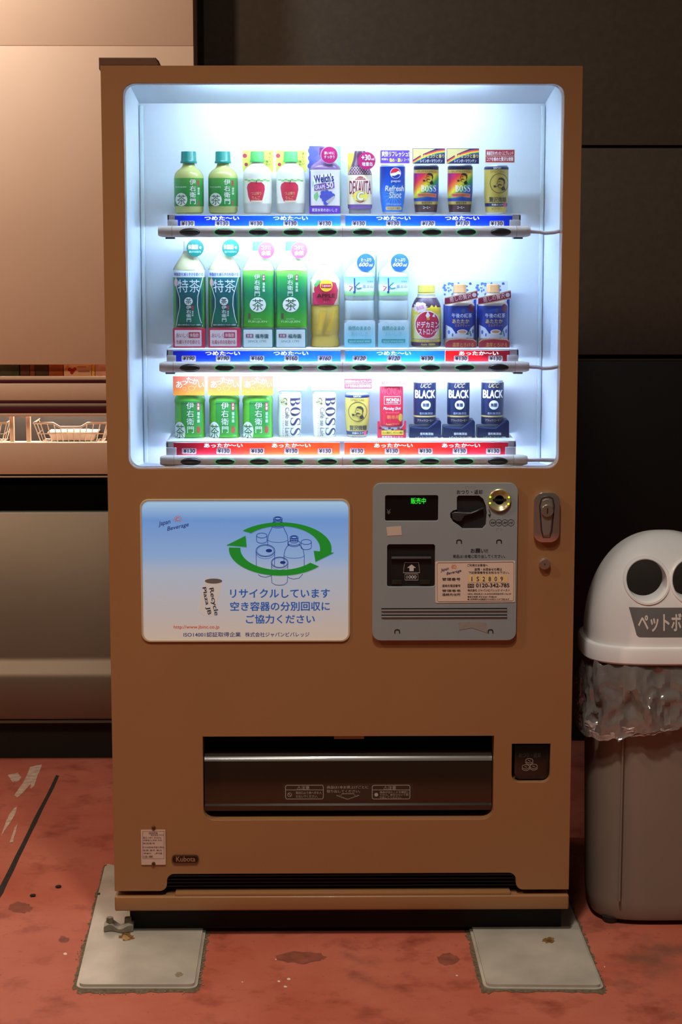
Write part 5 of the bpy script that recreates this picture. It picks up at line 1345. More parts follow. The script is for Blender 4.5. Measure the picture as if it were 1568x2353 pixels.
# milk tea
d = Drink('milk_tea_bottle', 'navy milk tea bottle with maroon base card, next to the energy drink', 'bottle', 1056, 1, 'milk tea bottles', n=2.6)
d.shell('body', [(672, 15), (678, 16), (684, 21), (691, 28), (698, 33), (704, 35), (790, 35), (798, 34), (802, 31)], transl('#cfbfae', 0.3, 0.15), main=True)
d.shell('cap', [(654, 13.5), (655, 14.5), (668, 15), (672, 16)], mat('#c99a6a', 0.4), ribs=1)
c = d.card('back_card', (1019, 648, 1094, 801), mat('#c9d2ea', 0.5), 0.038)
rn = random.Random(4); d.many('flower_print', [d.E2(1021 + rn.random() * 70, 650 + rn.random() * 46, 2 + rn.random() * 2, 1.5 + rn.random() * 2.5, 8) for _ in range(40)], mat('#4a6ab8', 0.5), 1, c, flat=0.038)
c3 = d.pcard('blue_side', [(1088, 690), (1094, 688), (1094, 800), (1088, 800)], mat('#1c3a9a', 0.4), 0.0)
d.pcard('blue_side', [(1019, 700), (1023, 700), (1023, 780), (1019, 780)], mat('#1c3a9a', 0.4), 0.0)
lb = d.label('label', 702, 776, mat('#142c7e', 0.4))
d.ell('crown_mark', 1062, 713, 4, 5, mat('#3a4a6a', 0.5), 3, lb); d.ell('red_mark', 1080, 707, 7, 9, mat('#6a1a3a', 0.45), 3, lb)
d.txt('午後の紅茶', (1036, 719, 1082, 729), W, 4, lb, bold=0.0); d.txt('あたたか', (1037, 732, 1076, 742), mat('#d8b060', 0.4), 4, lb, bold=0.02); d.txt('ミルクティー', (1043, 743, 1077, 750), mat('#c8823a', 0.4), 4, lb, bold=0.02)
d.many('petal_print', [d.P2([(1022, 745), (1036, 752), (1044, 763), (1046, 776), (1022, 776)]), d.P2([(1090, 745), (1080, 752), (1074, 763), (1072, 776), (1090, 776)]), d.E2(1058, 770, 18, 7)], mat('#d4d6e2', 0.5), 3, lb)
d.many('flower_print', [d.E2(1030, 762, 2.5, 5, 8), d.E2(1038, 768, 2, 4, 8), d.E2(1085, 760, 2.5, 5, 8), d.E2(1080, 768, 2, 4, 8)], mat('#4a6ab8', 0.5), 4, lb)
d.ell('cup_print', 1060, 761, 12, 5.5, W, 4, lb); d.ell('cup_tea', 1060, 760.5, 9.5, 3.6, mat('#b8826a', 0.4), 5, lb); d.many('leaf_print', [d.E2(1072, 766, 4, 2, 8), d.E2(1078, 762, 2, 4, 8)], mat('#3a8a5a', 0.5), 5, lb)
bn = d.pcard('banner', [(1019, 683), (1060, 675), (1093, 666), (1094, 685), (1060, 693), (1019, 700)], mat('#bfa07a', 0.45), -0.037); d.poly('banner_face', [(1019.5, 685), (1060, 677), (1093, 668.5), (1093.5, 682.5), (1060, 690.5), (1019.5, 697.5)], mat('#7a1c3c', 0.4), 1, bn, flat=-0.037)
d.txt('癒しの贅沢', (1030, 677, 1080, 689), mat('#e8d0c8', 0.4), 2, bn, flat=-0.037, rot=0.2, bold=0.0); d.ell('cup_print', 1086, 677, 5, 5, mat('#c8b8b8', 0.4), 2, bn, flat=-0.037)
bc = d.pcard('front_card', [(1021, 783), (1030, 777), (1056, 775), (1084, 777), (1092, 782), (1092, 801.5), (1021, 801.5)], mat('#bfa07a', 0.45), -0.040); d.poly('card_face', [(1021.5, 785), (1030, 779.5), (1056, 777.5), (1084, 779.5), (1091.5, 784), (1091.5, 801), (1021.5, 801)], mat('#8a1428', 0.4), 1, bc, flat=-0.040)
d.txt('濃厚とろける', (1037, 785, 1086, 795), mat('#d09040', 0.4), 2, bc, flat=-0.040, bold=0.005)
again(d, 1132, 'navy milk tea bottle with maroon base card at the right end of the middle shelf')

# ================ bottom row
d = Drink('hot_tea_bottle', 'hot green tea bottle with orange card at the left end of the bottom shelf', 'bottle', 437.5, 2, 'hot green tea bottles', n=3.0)
d.shell('body', [(896, 18), (901, 22), (906, 29), (911, 33), (917, 35), (922, 35.3), (926, 34), (930, 34), (996, 34), (1000, 35.2), (1008, 34.8), (1013, 31)], transl('#5fae3a', 0.35, 0.15), main=True)
d.shell('cap', [(872, 17), (873.5, 18), (892, 18.5), (896, 19)], mat('#c9742a', 0.4), ribs=1)
c = d.card('hot_sign', (402, 862, 474, 905), grad(((0, '#d8922e'), (0.35, '#cf6a34'), (1, '#b04638')), (0, 0, 1), d.z(905), d.z(862), 0.5), -0.038)
for ch, x, y, w_, h_ in (('あ', 409, 873, 14, 15), ('っ', 423, 872, 10, 9), ('た', 433, 864, 13, 13), ('か', 446, 867, 14, 13), ('い', 460, 877, 12, 10)): d.txt(ch, (x, y, x + w_, y + h_), W, 2, c, flat=-0.038, bold=0.0)
d.many('pot_drawing', [d.L2(el(444, 889, 7, 5), 0.9), d.L2(el(428, 890, 4, 3), 0.9), d.L2(el(437, 899, 4, 3), 0.9), d.L2([(451, 888), (456, 883)], 0.9)], mat('#e0a860', 0.5), 1, c, flat=-0.038)
d.rect('dark_label', (419, 918, 466, 1001), grad(((0, '#3f8a2a'), (0.4, '#2f8238'), (1, '#2f7a3a')), (0, 0, 1), d.z(1001), d.z(918), 0.3), 1, None, r=4)
d.txt('伊右衛門', (431, 920, 449, 992), W, 3, vert=True, bold=0.0)
d.rect('red_seal', (455, 922, 462, 940), mat('#a02a3a', 0.5), 2); d.txt('京都', (456, 923, 461, 939), W, 3, vert=True); d.txt('福寿園', (455.5, 943, 461.5, 968), WG, 3, vert=True); d.ell('red_seal', 458.5, 984, 4, 8, mat('#9a3a2a', 0.5), 2)
d.ell('tea_emblem', 415.5, 988, 13, 22, W, 2); d.txt('茶', (406, 972, 426, 1006), mat('#1f6a2a', 0.5), 3, bold=0.0)
again(d, 516.5, 'hot green tea bottle with orange card, second on the bottom shelf'); again(d, 593, 'hot green tea bottle with orange card, next to the white coffee cans')

# white cafe au lait cans
d = Drink('coffee_can', 'white milk coffee can next to the hot green tea bottles', 'can', 666, 2, 'white milk coffee cans')
d.shell('body', can_profile(901, 1012, 26.5, 0.08), SILV, main=True)
lb = d.label('label', 906, 1008, mat('#ecebe4', 0.45)); d.label('cream_foot', 998, 1007, mat('#ddd6bc', 0.45), lb, 2)
serif_boss(d, (668, 909, 691, 1001), mat('#2c2a4a', 0.4), 4, lb, down=True)
text_down(d, 'Café au Lait', (656, 934, 666, 1000), mat('#6a645e', 0.5), 4, lb, bold=0.01)
d.ell('coin_emblem', 655, 920, 9.5, 11.5, mat('#b9b68c', 0.4), 3, lb); boss_face(d, 655, 919, 0.55, mat('#5a563a', 0.5), 4, lb)
text_down(d, 'カフェオレ ミルクたっぷり', (650, 934, 654, 1000), mat('#b05a64', 0.5), 4, lb, bold=0.01)
c = d.card('shelf_sign', (637, 864, 705, 897), mat('#f0eef2', 0.5), 0.0); d.txt('NEW', (662, 868, 680, 874), mat('#c8a8d0', 0.5), 1, c, flat=0.0); d.txt('まろやかなミルクの味わい', (640, 880, 702, 885), mat('#c8dce0', 0.5), 1, c, flat=0.0); d.txt('やさしいカフェオレ', (645, 889, 695, 894), mat('#c8dce0', 0.5), 1, c, flat=0.0)
again(d, 746, 'white milk coffee can next to the gold coffee can on the bottom shelf')
gold_can(821, 2, 903, 1, 'gold coffee can next to the white milk coffee cans on the bottom shelf', (790, 870, 856, 895))
# red morning coffee
d = Drink('coffee_can', 'red coffee can in a clear red-fronted holder on the bottom shelf', 'can', 899.5, 2, 'single drinks on the shelves')
d.shell('body', can_profile(880, 980, 26.5, 0.04), SILV, main=True)
lb = d.label('label', 884, 978, mat('#b01a34', 0.36)); d.txt('WONDA', (875, 889, 924, 906), mat('#c8485a', 0.4), 2, lb, bold=0.01)
d.rect('name_plate', (882, 909, 920, 928), mat('#e4c8b8', 0.4), 3, lb, r=1); d.rect('name_plate', (883, 910, 919, 927), mat('#a0182e', 0.4), 4, lb); d.txt('WONDA', (886, 913, 917, 921), W, 5, lb, bold=0.02); d.txt('PREMIUM COFFEE', (888, 922.5, 914, 925), W, 5, lb)
d.txt('Morning Shot', (880, 933, 921, 942), W, 4, lb, shear=0.4, bold=0.01); d.txt('モーニングショット', (886, 944, 917, 948), mat('#d8a8a0', 0.4), 4, lb, bold=0); d.txt('朝専用', (889, 952, 916, 961), mat('#c87a4a', 0.4), 4, lb); d.ell('gold_mark', 920, 958, 5, 9, mat('#b8983a', 0.4), 4, lb); d.txt('Asahi', (886, 970, 899, 975), mat('#e0a060', 0.4), 4, lb); d.txt('[コーヒー]', (901, 970, 917, 975), mat('#e0a060', 0.4), 4, lb)
hp = [(867, 965), (871, 964), (873, 975), (880, 984), (899, 987), (920, 982), (927, 974), (928, 964), (932, 965), (932, 1013), (867, 1013)]
h1 = d.pcard('holder_front', hp, mat('#b02038', 0.4), -0.032, th=0.003)
d.many('bean_print', [d.E2(873 + 7 * i, 981 + (i % 3) * 3, 3.4, 2.6, 10) for i in range(9)], mat('#4a2420', 0.5), 1, h1, flat=-0.032)
d.rect('yellow_plate', (876, 986, 926, 996), mat('#d8b83a', 0.4), 2, h1, flat=-0.032); d.txt('スッと飲めて、キリッと美味', (878, 988, 924, 994), mat('#3a2020', 0.5), 3, h1, flat=-0.032); d.txt('朝専用缶コーヒー', (877, 998, 925, 1005), W, 2, h1, flat=-0.032, bold=0.02)
d.pcard('holder_base', [(868, 1010), (931, 1010), (931, 1013), (868, 1013)], mat('#e4dadc', 0.3), -0.029, th=0.05)
c = d.card('shelf_sign', (872, 860, 934, 886), mat('#ecdce4', 0.5), -0.03, r=0.5); d.txt('最高の朝専用', (875, 873, 931, 884), mat('#8a4a86', 0.5), 1, c, flat=-0.03, bold=0.02); d.txt('ワンダ史上', (877, 863, 905, 870), mat('#d8a8bc', 0.5), 1, c, flat=-0.03)
# navy black coffee
d = Drink('coffee_can', 'navy black coffee can in a stepped holder, next to the red coffee can', 'can', 976, 2, 'navy black coffee cans')
d.shell('body', can_profile(875, 975, 25.6, 0.03), SILV, main=True)
lb = d.label('label', 879, 974, mat('#0f1a3e', 0.34))
d.txt('UCC', (965, 880.5, 990, 890), mat('#b8a47a', 0.35), 3, lb, shear=0.4, bold=0.01); d.txt('BLACK', (953, 895, 999, 914), W, 3, lb, bold=0.035)
d.ell('white_disc', 977.5, 929, 11, 10.5, mat('#d8e4ea', 0.4), 3, lb); d.txt('無糖', (970, 924.5, 985, 933.5), NAVY, 4, lb, bold=0.02); d.txt('香料無添加', (963, 945.5, 993, 951), mat('#9aa4b8', 0.4), 3, lb, bold=0)
d.label('gold_line', 953.5, 957, mat('#a8925a', 0.35), lb, 2); d.txt('ブラック/コーヒー', (958, 961, 996, 967), mat('#c8b078', 0.4), 3, lb, bold=0.01)
h1 = d.pcard('holder', [(940, 1013), (941, 979), (944, 977.5), (982, 980), (1004, 963), (1010, 963.5), (1012, 967), (1012.5, 1013)], mat('#0c1636', 0.3), -0.030, th=0.055)
d.line('holder_edge', [(943, 979.5), (982, 981.5), (1004, 965)], 1.2, mat('#4a5a86', 0.4), 1, h1, flat=-0.030)
d.txt('香料無添加', (964, 991, 994, 997), W, 1, h1, flat=-0.030, bold=0.02); d.txt('レギュラーコーヒー100%', (954, 1000, 1005, 1005), W, 1, h1, flat=-0.030, bold=0.015)
again(d, 1053, 'navy black coffee can in a stepped holder, middle one of the navy cans'); again(d, 1131, 'navy black coffee can in a stepped holder at the right end of the bottom shelf')

# ================================================================== DISPLAY CASE ON THE LEFT (in an opening of the back wall)
XC = P(447, 300, CASE_Y).x
XCL = -3.2
def cz_(py): return P(120, py, CASE_Y).z
case = thing('display_case', 'cream refrigerated display case with its blind down, left of the vending machine', 'display case', ((XCL + XC) / 2, CASE_Y, 0))
CREAM = mat('#dcb596', 0.5, var=0.04, vs=3, bump=0.03, bs=300)
MAROON = mat('#4a161c', 0.4)
def strip(name, p0, p1, m, y0=CASE_Y, th=0.02, bev=0.0015):
    return box(name, (XCL, y0, cz_(p1)), (XC, y0 + th, cz_(p0)), m, case, bev=bev)
box('header_panel', (XCL, CASE_Y - 0.0012, cz_(105)), (XC, CASE_Y + 0.02, 3.3), CREAM, case, bev=0.002)
strip('night_blind', 105, 838, CREAM)
strip('window_sill', 865, 873, CREAM); strip('maroon_stripe', 873, 881, MAROON, CASE_Y + 0.001); strip('front_board', 881, 920, CREAM)
strip('maroon_stripe', 920, 927, MAROON, CASE_Y + 0.001); strip('trim_strip', 927, 934, mat('#a08878', 0.5), CASE_Y + 0.001); strip('maroon_stripe', 934, 950, MAROON, CASE_Y + 0.001); strip('slot_edge', 950, 957, CREAM)
strip('bumper_board', 1017, 1090, CREAM); strip('bumper_trim', 1094, 1098, mat('#b09a80', 0.4))
strip('vent_gap', 1088, 1178, mat('#040404', 0.9, spec=0.1), CASE_Y + 0.03)
# steel lower front with a bend
STEEL = mat('#7d6f60', 0.46, metal=0.55, var=0.05, vs=3, bump=0.04, bs=40)
prof = [(0.0, cz_(1176)), (-0.004, cz_(1179)), (-0.004, cz_(1508)), (-0.010, cz_(1520)), (-0.032, cz_(1538)), (-0.040, cz_(1552)), (-0.040, cz_(1640)), (-0.036, cz_(1645)), (0.02, cz_(1645)), (0.02, cz_(1176))]
bm = bmesh.new(); bm_stack(bm, [[(x, CASE_Y + y, z) for y, z in prof] for x in (XCL, XC)]); bmesh.ops.recalc_face_normals(bm, faces=bm.faces)
from_bm('steel_front', bm, STEEL, case, 50)
box('kick_trim', (XCL, CASE_Y - 0.03, cz_(1656)), (XC, CASE_Y + 0.02, cz_(1648)), mat('#5f584e', 0.5), case, bev=0.001)
box('kick_board', (XCL, CASE_Y, 0.0), (XC, CASE_Y + 0.02, cz_(1654)), mat('#090909', 0.7), case)
# inside of the case
YI = CASE_Y + 0.50
box('case_side', (XC - 0.012, CASE_Y + 0.02, 0.0), (XC, YI, 3.3), CREAM, case)
box('case_back', (XCL, YI, 0.0), (XC, YI + 0.02, 3.3), mat('#d8cfc4', 0.6), case)
box('case_deck', (XCL, CASE_Y + 0.02, cz_(1017) - 0.03), (XC - 0.012, YI, cz_(1017) - 0.018), mat('#d2c8bc', 0.5), case)
box('case_shelf', (XCL, CASE_Y + 0.02, cz_(915)), (XC - 0.012, YI, cz_(868)), CREAM, case)
tl = tube('case_lamp', [(XCL + 0.1, CASE_Y + 0.16, cz_(927)), (XC - 0.1, CASE_Y + 0.16, cz_(927))], 0.008, glow('#fff0e2', 60.0), case, n=10)
tl2 = tube('case_lamp', [(XCL + 0.1, CASE_Y + 0.05, cz_(790)), (XC - 0.1, CASE_Y + 0.05, cz_(790))], 0.008, glow('#ffe6cc', 30.0), case, n=10)
for px in (28, 66): # divider posts between the baskets
    x = P(px, 990, CASE_Y + 0.06).x
    box('divider_post', (x - 0.006, CASE_Y + 0.05, cz_(1017) - 0.018), (x + 0.006, CASE_Y + 0.07, cz_(955)), mat('#cbbba8', 0.4), case, bev=0.002)
# wire baskets in the lower slot
WIRE = mat('#b5aca0', 0.3, metal=0.7)
def basket(px0, px1, label):
    y0, y1 = CASE_Y + 0.08, CASE_Y + 0.40
    x0, x1 = P(px0, 990, y0).x, P(px1, 990, y0).x
    zb_ = cz_(1017) - 0.014; zt_ = zb_ + 0.062
    t = thing('wire_basket', label, 'basket', ((x0 + x1) / 2, y0, zb_), 'wire baskets in the display case')
    ins = 0.018
    def loop(z, s): return [(x0 + s, y0 + s, z), ((x0 + x1) / 2 - 0.05, y0 + s, z), ((x0 + x1) / 2 - 0.03, y0 + s, z - (0.012 if s == 0 else 0)), ((x0 + x1) / 2 + 0.03, y0 + s, z - (0.012 if s == 0 else 0)), ((x0 + x1) / 2 + 0.05, y0 + s, z), (x1 - s, y0 + s, z), (x1 - s, y1 - s, z), (x0 + s, y1 - s, z)]
    tube('rim', loop(zt_, 0), 0.0032, WIRE, t, n=8, closed=True)
    tube('lower_rim', loop(zb_ + 0.003, ins), 0.0025, WIRE, t, n=8, closed=True)
    tube('middle_wire', loop(zb_ + 0.03, ins * 0.5), 0.0018, WIRE, t, n=6, closed=True)
    k = 11
    for i in range(k + 1):
        f = i / k; xa = x0 + (x1 - x0) * f; xb = x0 + ins + (x1 - x0 - 2 * ins) * f
        tube('wire', [(xa, y0, zt_ - (0.012 if 0.35 < f < 0.65 else 0)), (xb, y0 + ins, zb_ + 0.003), (xb, y1 - ins, zb_ + 0.003), (xa, y1, zt_)], 0.0016, WIRE, t, n=6)
    for i in range(5):
        f = (i + 1) / 6; ya = y0 + (y1 - y0) * f; yb = y0 + ins + (y1 - y0 - 2 * ins) * f
        tube('wire', [(x0, ya, zt_), (x0 + ins, yb, zb_ + 0.003), (x1 - ins, yb, zb_ + 0.003), (x1, ya, zt_)], 0.0016, WIRE, t, n=6)
    return x0, x1, y0, y1, zb_
x0, x1, y0, y1, zb_ = basket(78, 246, 'wire basket holding clear packs in the display case slot')
def pack(cx, cy, z, w_, dp, h, m, label, lidm):
    t = thing('food_pack', label, 'pack', (cx, cy, z))
    bm = bmesh.new()
    bm_stack(bm, [[(cx + sx_ * w_ / 2 * s, cy + sy_ * dp / 2 * s, zz) for sx_, sy_ in ((-1, -1), (1, -1), (1, 1), (-1, 1))] for s, zz in ((0.86, z), (1.0, z + h), (1.04, z + h), (1.04, z + h + 0.003))])
    bmesh.ops.recalc_face_normals(bm, faces=bm.faces)
    from_bm('tray', bm, m, t)
    box('lid_label', (cx - w_ * 0.3, cy - dp * 0.3, z + h + 0.0032), (cx + w_ * 0.3, cy + dp * 0.3, z + h + 0.0045), lidm, t)
    return t
mx_ = (x0 + x1) / 2
pack(mx_, y0 + 0.09, zb_ + 0.006, 0.14, 0.10, 0.022, mat('#cfc6bc', 0.2), 'low clear tray at the front of the wire basket', mat('#b8b0a6', 0.4))
pack(mx_ + 0.015, y0 + 0.225, zb_ + 0.006, 0.13, 0.10, 0.036, mat('#d6c6b2', 0.4), 'tray with red and tan label at the back of the wire basket', mat('#b0503c', 0.5))
basket(-120, 16, 'wire basket cut off by the left edge of the picture')
# goods seen through the upper slot
gz = cz_(868)
def goods(name, px0, px1, m, label, cat, h, dy=0.03, dp=0.08):
    y = CASE_Y + dy; a, b = P(px0, 850, y).x, P(px1, 850, y).x
    t = thing(name, label, cat, ((a + b) / 2, y, gz))
    box('carton', (a, y, gz + 0.0005), (b, y + dp, gz + h), m, t, bev=0.0015)
    return t, y
goods('green_pouch', -12, 44, mat('#3c3e22', 0.6, var=0.5, vs=40), 'dark green pouch at the left of the upper slot of the display case', 'pouch', 0.07)
goods('brown_carton', 46, 68, mat('#5a3018', 0.6, var=0.3, vs=50), 'dark brown narrow carton next to the green pouch', 'carton', 0.07)
goods('brown_carton', 69, 80, mat('#8a4018', 0.6), 'thin rust-coloured carton in the upper slot', 'carton', 0.07)
goods('brown_carton', 81, 111, mat('#4a2c1a', 0.6, var=0.3, vs=50), 'wide chocolate brown carton in the upper slot', 'carton', 0.07)
goods('orange_carton', 112, 145, mat('#a04a12', 0.5), 'orange brown carton beside the berry box', 'carton', 0.07)
t, y = goods('berry_box', 146.5, 210, mat('#e2b488', 0.5), 'peach sweet box printed with red berries in the upper slot', 'box', 0.07)
gp = lambda a, b: pxz(a, b, y)
flat_obj('berry_print', merge2d([poly2d([gp(*p) for p in ellipse(a, b, r, r, 12)]) for a, b, r in ((160, 849, 4.5), (167, 852, 5), (172, 848, 4), (165, 856, 4))]), y - 0.0008, mat('#a81e22', 0.4), t)
flat_obj('gold_print', merge2d([poly2d([gp(*p) for p in ellipse(a, b, r, r, 10)]) for a, b, r in ((156, 843, 3.5), (152, 848, 2.5), (207, 841, 2.5))]), y - 0.0009, mat('#d09030', 0.4), t)
flat_obj('text_bar', merge2d([poly2d([gp(180, 852), (gp(206, 852)), gp(206, 855), gp(180, 855)]), poly2d([gp(178, 842), gp(198, 842), gp(198, 844), gp(178, 844)])]), y - 0.0008, mat('#9a6a6a', 0.4), t)
goods('yellow_carton', 211, 218, mat('#e0b050', 0.5), 'thin yellow carton next to the berry box', 'carton', 0.07)
goods('pink_pouch', 219, 262, mat('#d09a88', 0.5, var=0.15, vs=60), 'pink pouch at the right end of the upper slot', 'pouch', 0.07)

# ================================================================== WASTE BIN
BXC = P(1541, 1500, 0.05).x
BYF = 0.035                                    # front of the rim
rimW = BXC - P(1336, 1480, 0.16).x
HD = 0.150; BYC = BYF + HD
zr0 = P(1541, 1530, BYF).z; zr1 = P(1541, 1490, BYF).z
zpk = P(1500, 1218, BYC).z
BIN = thing('waste_bin', 'grey bottle recycling bin with white domed lid and round holes', 'bin', (BXC, BYC, 0))
def sring(hw, hd, z, n=3.2, seg=64, cx=BXC, cy=BYC):
    e = 2.0 / n; out = []
    for i in range(seg):
        t = 2 * math.pi * i / seg; c, q = math.cos(t), math.sin(t)
        out.append((cx + hw * math.copysign(abs(c) ** e, c), cy + hd * math.copysign(abs(q) ** e, q), z))
    return out
BW, BD = rimW - 0.016, HD - 0.014
bm = bmesh.new()
bm_stack(bm, [sring(BW * 0.90, BD * 0.90, 0.012), sring(BW * 0.925, BD * 0.925, 0.020), sring(BW * 0.945, BD * 0.945, 0.05), sring(BW * 0.97, BD * 0.97, 0.30), sring(BW, BD, zr0 + 0.004), sring(BW - 0.006, BD - 0.006, zr0 + 0.004), sring(BW * 0.93, BD * 0.93, 0.03)], cap1=True)
bmesh.ops.recalc_face_normals(bm, faces=bm.faces)
BODY = mat('#8c7d70', 0.45, var=0.05, vs=6)
from_bm('bin_body', bm, BODY, BIN, 40)
for s in (-1, 1):
    x = BXC + s * BW * 0.6
    tube('body_rib', [(x, BYC - BD * 0.93 - 0.001, 0.06), (x, BYC - BD * 0.975 - 0.001, zr0 - 0.02)], 0.003, BODY, BIN, n=8)
    for yy in (-1, 1):
        bm = bmesh.new(); bmesh.ops.create_cone(bm, cap_ends=True, segments=16, radius1=0.016, radius2=0.02, depth=0.014, matrix=Matrix.Translation((BXC + s * BW * 0.68, BYC + yy * BD * 0.68, 0.0075)))
        from_bm('foot', bm, mat('#2a2826', 0.6), BIN)
LIDM = mat('#f6f4f2', 0.32, coat=0.2, var=0.03, vs=8)
bm = bmesh.new()
bm_stack(bm, [sring(rimW - 0.004, HD - 0.004, zr0), sring(rimW, HD, zr0 + 0.004), sring(rimW, HD, zr1 - 0.008), sring(rimW - 0.003, HD - 0.003, zr1 - 0.002), sring(rimW - 0.010, HD - 0.010, zr1), sring(rimW - 0.05, HD - 0.05, zr1), sring(rimW - 0.05, HD - 0.05, zr0)], cap0=False, cap1=False)
bmesh.ops.recalc_face_normals(bm, faces=bm.faces)
from_bm('lid_rim', bm, LIDM, BIN, 40)
LW, LD, LN = rimW - 0.012, HD - 0.012, 3.2
def lw(t): return LW * max(0.0, 1 - t ** 2.1) ** 0.45
def ld(t): return LD * max(0.0, 1 - t ** 2.4) ** 0.5 * (1 - 0.10 * t)
def lid_front(x, z):
    t = max(0.0, min(0.97, (z - zr1) / (zpk - zr1))); a = min(0.98, abs(x - BXC) / max(lw(t), 1e-4))
    return BYC - ld(t) * (1 - a ** LN) ** (1 / LN)
def dome(shr, zlo):
    bm = bmesh.new(); rings = []
    rings.append(sring(lw(0) - shr, ld(0) - shr, zlo, LN, 72))
    for i in range(0, 23):
        t = math.sin(math.pi / 2 * i / 22) * 0.9985
        rings.append(sring(max(lw(t) - shr, 0.004), max(ld(t) - shr, 0.004), zr1 + (zpk - zr1 - shr) * t, LN, 72))
    bm_stack(bm, rings); bmesh.ops.recalc_face_normals(bm, faces=bm.faces)
    me = bpy.data.meshes.new('lid_dome'); bm.to_mesh(me); bm.free()
    return me
dm = bpy.data.objects.new('lid_dome', dome(0.0, zr1 - 0.004)); COL.objects.link(dm)
inner = bpy.data.objects.new('cutter_a', dome(0.005, zr1 - 0.03)); COL.objects.link(inner)
cuts = [inner]
hc = P(1487, 1334, lid_front(P(1487, 1334, BYF).x, P(1487, 1334, BYF).z))
hoff = BXC - hc.x; HR = 0.047
for s in (-1, 1):
    bm = bmesh.new(); bmesh.ops.create_cone(bm, cap_ends=True, segments=40, radius1=HR, radius2=HR, depth=0.2, matrix=Matrix.Translation((BXC + s * hoff, lid_front(hc.x, hc.z) - 0.02, hc.z)) @ Matrix.Rotation(math.pi / 2, 4, 'X'))
    me = bpy.data.meshes.new('cutter'); bm.to_mesh(me); bm.free(); o = bpy.data.objects.new('cutter_b', me); COL.objects.link(o); cuts.append(o)
for c in cuts:
    md = dm.modifiers.new('cut', 'BOOLEAN'); md.operation = 'DIFFERENCE'; md.object = c; md.solver = 'EXACT'
bpy.context.view_layer.update()
me = bpy.data.meshes.new_from_object(dm.evaluated_get(bpy.context.evaluated_depsgraph_get()))
dm.modifiers.clear()
for o in cuts + [dm]: bpy.data.objects.remove(o)
me.transform(Matrix.Translation((-BXC, -BYC, 0))); me.materials.clear(); me.materials.append(LIDM)
me.polygons.foreach_set('use_smooth', [True] * len(me.polygons)); me.set_sharp_from_angle(angle=math.radians(38))
link('lid_dome', me, BIN)
for s in (-1, 1):   # throat of each hole
    bm = bmesh.new(); rings = []; n = 40; xh = BXC + s * hoff
    for rr_, dy, pr_ in ((HR + 0.0045, None, 0.0), (HR + 0.003, None, -0.0026), (HR - 0.001, None, -0.003), (HR - 0.003, None, -0.001), (HR - 0.005, 0.050, 0), (HR - 0.001, 0.050, 0), (HR - 0.0005, None, 0.002)):
        ring_ = []
        for i in range(n):
            a = 2 * math.pi * i / n; x = xh + rr_ * math.cos(a); z = hc.z + rr_ * math.sin(a)
            y = lid_front(x, z) + pr_ if dy is None else lid_front(hc.x, hc.z) + dy
            ring_.append((x, y, z))
        rings.append(ring_)
    bm_stack(bm, rings, False, False); bmesh.ops.recalc_face_normals(bm, faces=bm.faces)
    from_bm('hole_throat', bm, LIDM, BIN, 40)
def on_lid(vf, lay, name, m, parent):
    V, Fc = vf; bm = bmesh.new(); vs = [bm.verts.new((v[0], (v[2] * STEP * 2 if len(v) > 2 else 0.0), v[1])) for v in V]; V = [v[:2] for v in V]
    for f in Fc:
        try: bm.faces.new([vs[k] for k in f])
        except ValueError: pass
    bmesh.ops.triangulate(bm, faces=[f for f in bm.faces if len(f.verts) > 4])
    x0 = min(a for a, _ in V); x1 = max(a for a, _ in V); z0 = min(b for _, b in V); z1 = max(b for _, b in V)
    for i in range(1, 24): bmesh.ops.bisect_plane(bm, geom=list(bm.verts) + list(bm.edges) + list(bm.faces), plane_co=(x0 + (x1 - x0) * i / 24, 0, 0), plane_no=(1, 0, 0))
    for i in range(1, 8): bmesh.ops.bisect_plane(bm, geom=list(bm.verts) + list(bm.edges) + list(bm.faces), plane_co=(0, 0, z0 + (z1 - z0) * i / 8), plane_no=(0, 0, 1))
    for v in bm.verts: v.co.y = lid_front(v.co.x, v.co.z) - 0.0005 * lay - v.co.y
    bm.normal_update()
    for f in bm.faces:
        if f.normal.y > 0: f.normal_flip()
    return from_bm(name, bm, m, parent)
LBY = BYF + 0.015
a = pxz(1448, 1398, LBY); b = pxz(1466, 1464, LBY); wz = a[1]; lz = b[1]
q = [(a[0], wz), (b[0] - 0.002, lz + 0.004), (b[0] + 0.003, lz), (2 * BXC - b[0] - 0.003, lz), (2 * BXC - b[0] + 0.002, lz + 0.004), (2 * BXC - a[0], wz)]
lp = on_lid(poly2d(q), 1, 'sort_label', mat('#6d6c6b', 0.5), BIN)
ta = pxz(1468, 1410, LBY); tb = pxz(1468, 1452, LBY)
on_lid(text2d('ペットボトル', (ta[0], tb[1], 2 * BXC - ta[0], ta[1]), bold=0.03), 2, 'lettering', mat('#e4d8cc', 0.5), lp)

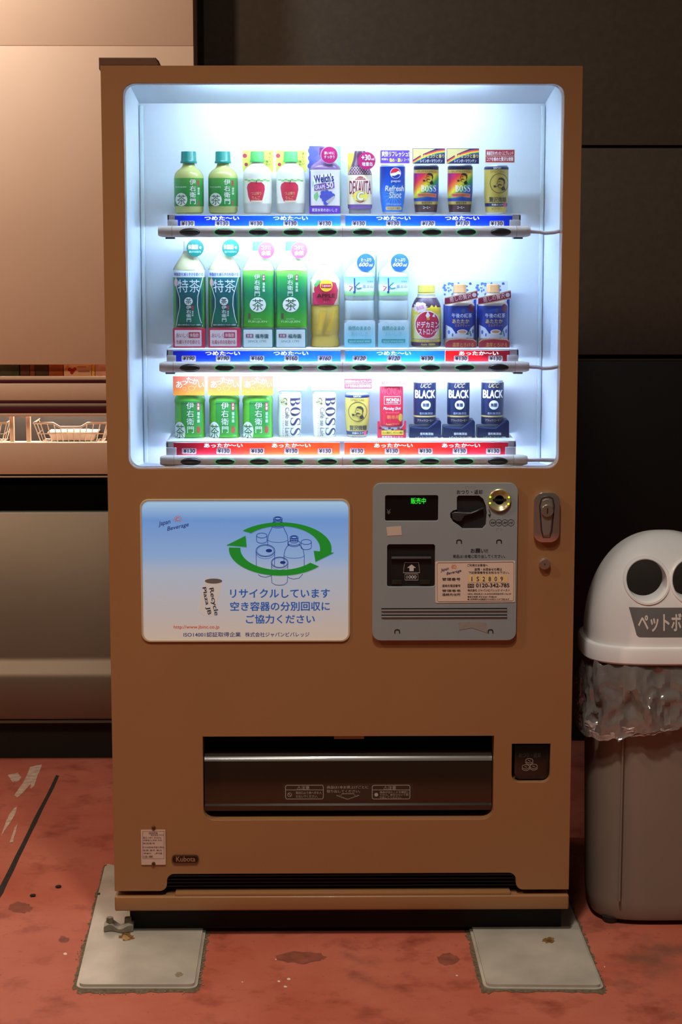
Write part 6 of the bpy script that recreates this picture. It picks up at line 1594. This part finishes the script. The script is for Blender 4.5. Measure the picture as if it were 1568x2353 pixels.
# clear bag hanging out from under the lid
BAG = thing('bin_liner', 'crumpled clear plastic bag hanging out under the bin lid', 'bag', (BXC, BYC, 0))
def bag_mesh(name, z_top, z_bot, off0, off1, amp, rows, seg, m, seed, hem=False):
    raw = [(x, y) for x, y, _ in sring(1, 1, 0, 4.0, 1200, 0, 0)]; acc = [0.0]
    for a, b in zip(raw, raw[1:] + raw[:1]): acc.append(acc[-1] + math.hypot(a[0] - b[0], a[1] - b[1]))
    even = []; j = 0
    for i in range(seg):
        while acc[j + 1] < acc[-1] * i / seg: j += 1
        even.append(raw[j])
    bm = bmesh.new(); rings = []
    for r in range(rows + 1):
        f = r / rows; ring_ = []
        for x, y in even:
            zt_ = z_top; zb2 = z_bot + 0.055 * max(0.0, min(1.0, (x + 0.75) / 1.7)) * (1 if y < 0 else 0.4)
            z = zt_ + (zb2 - zt_) * f
            off = off0 + (off1 - off0) * (f ** 0.7)
            p = Vector((x * 6.5, y * 6.5, f * 2.4 + seed))
            nz = 1.2 * mnoise.noise(p * 0.6) + 0.9 * (0.5 - abs(mnoise.noise(p * 1.0 + Vector((3, 1, f * 2))))) + 0.28 * (0.4 - abs(mnoise.noise(p * 2.4)))
            off += amp * nz * (0.25 + 0.75 * min(1, f * 2))
            off = max(off, 0.002)
            if x < -0.6: off = min(off, 0.024)
            X = BXC + x * (BW * 0.985 + off); Yy = BYC + y * (BD * 0.985 + off)
            ring_.append((max(X, XR + 0.003), Yy, z + amp * 0.5 * mnoise.noise(p * 1.7 + Vector((9, 0, 0)))))
        rings.append(ring_)
    bm_stack(bm, rings, False, False); bmesh.ops.recalc_face_normals(bm, faces=bm.faces)
    return from_bm(name, bm, m, BAG, 28)
zbt = zr0 + 0.002; zbb = P(1380, 1702, BYF - 0.01).z
bag_mesh('bag_skirt', zbt, zbb, 0.004, 0.022, 0.020, 30, 240, clear('#f0e8e0', 0.20, 0.07, 2.0, bump=0.22, bs=22), 1.0)
bag_mesh('bag_hem', zbb + 0.030, zbb - 0.003, 0.018, 0.022, 0.014, 10, 260, clear('#e6cdc0', 0.50, 0.16, 1.8, bump=0.7, bs=45), 7.0)
bpy.data.objects.remove(_to)
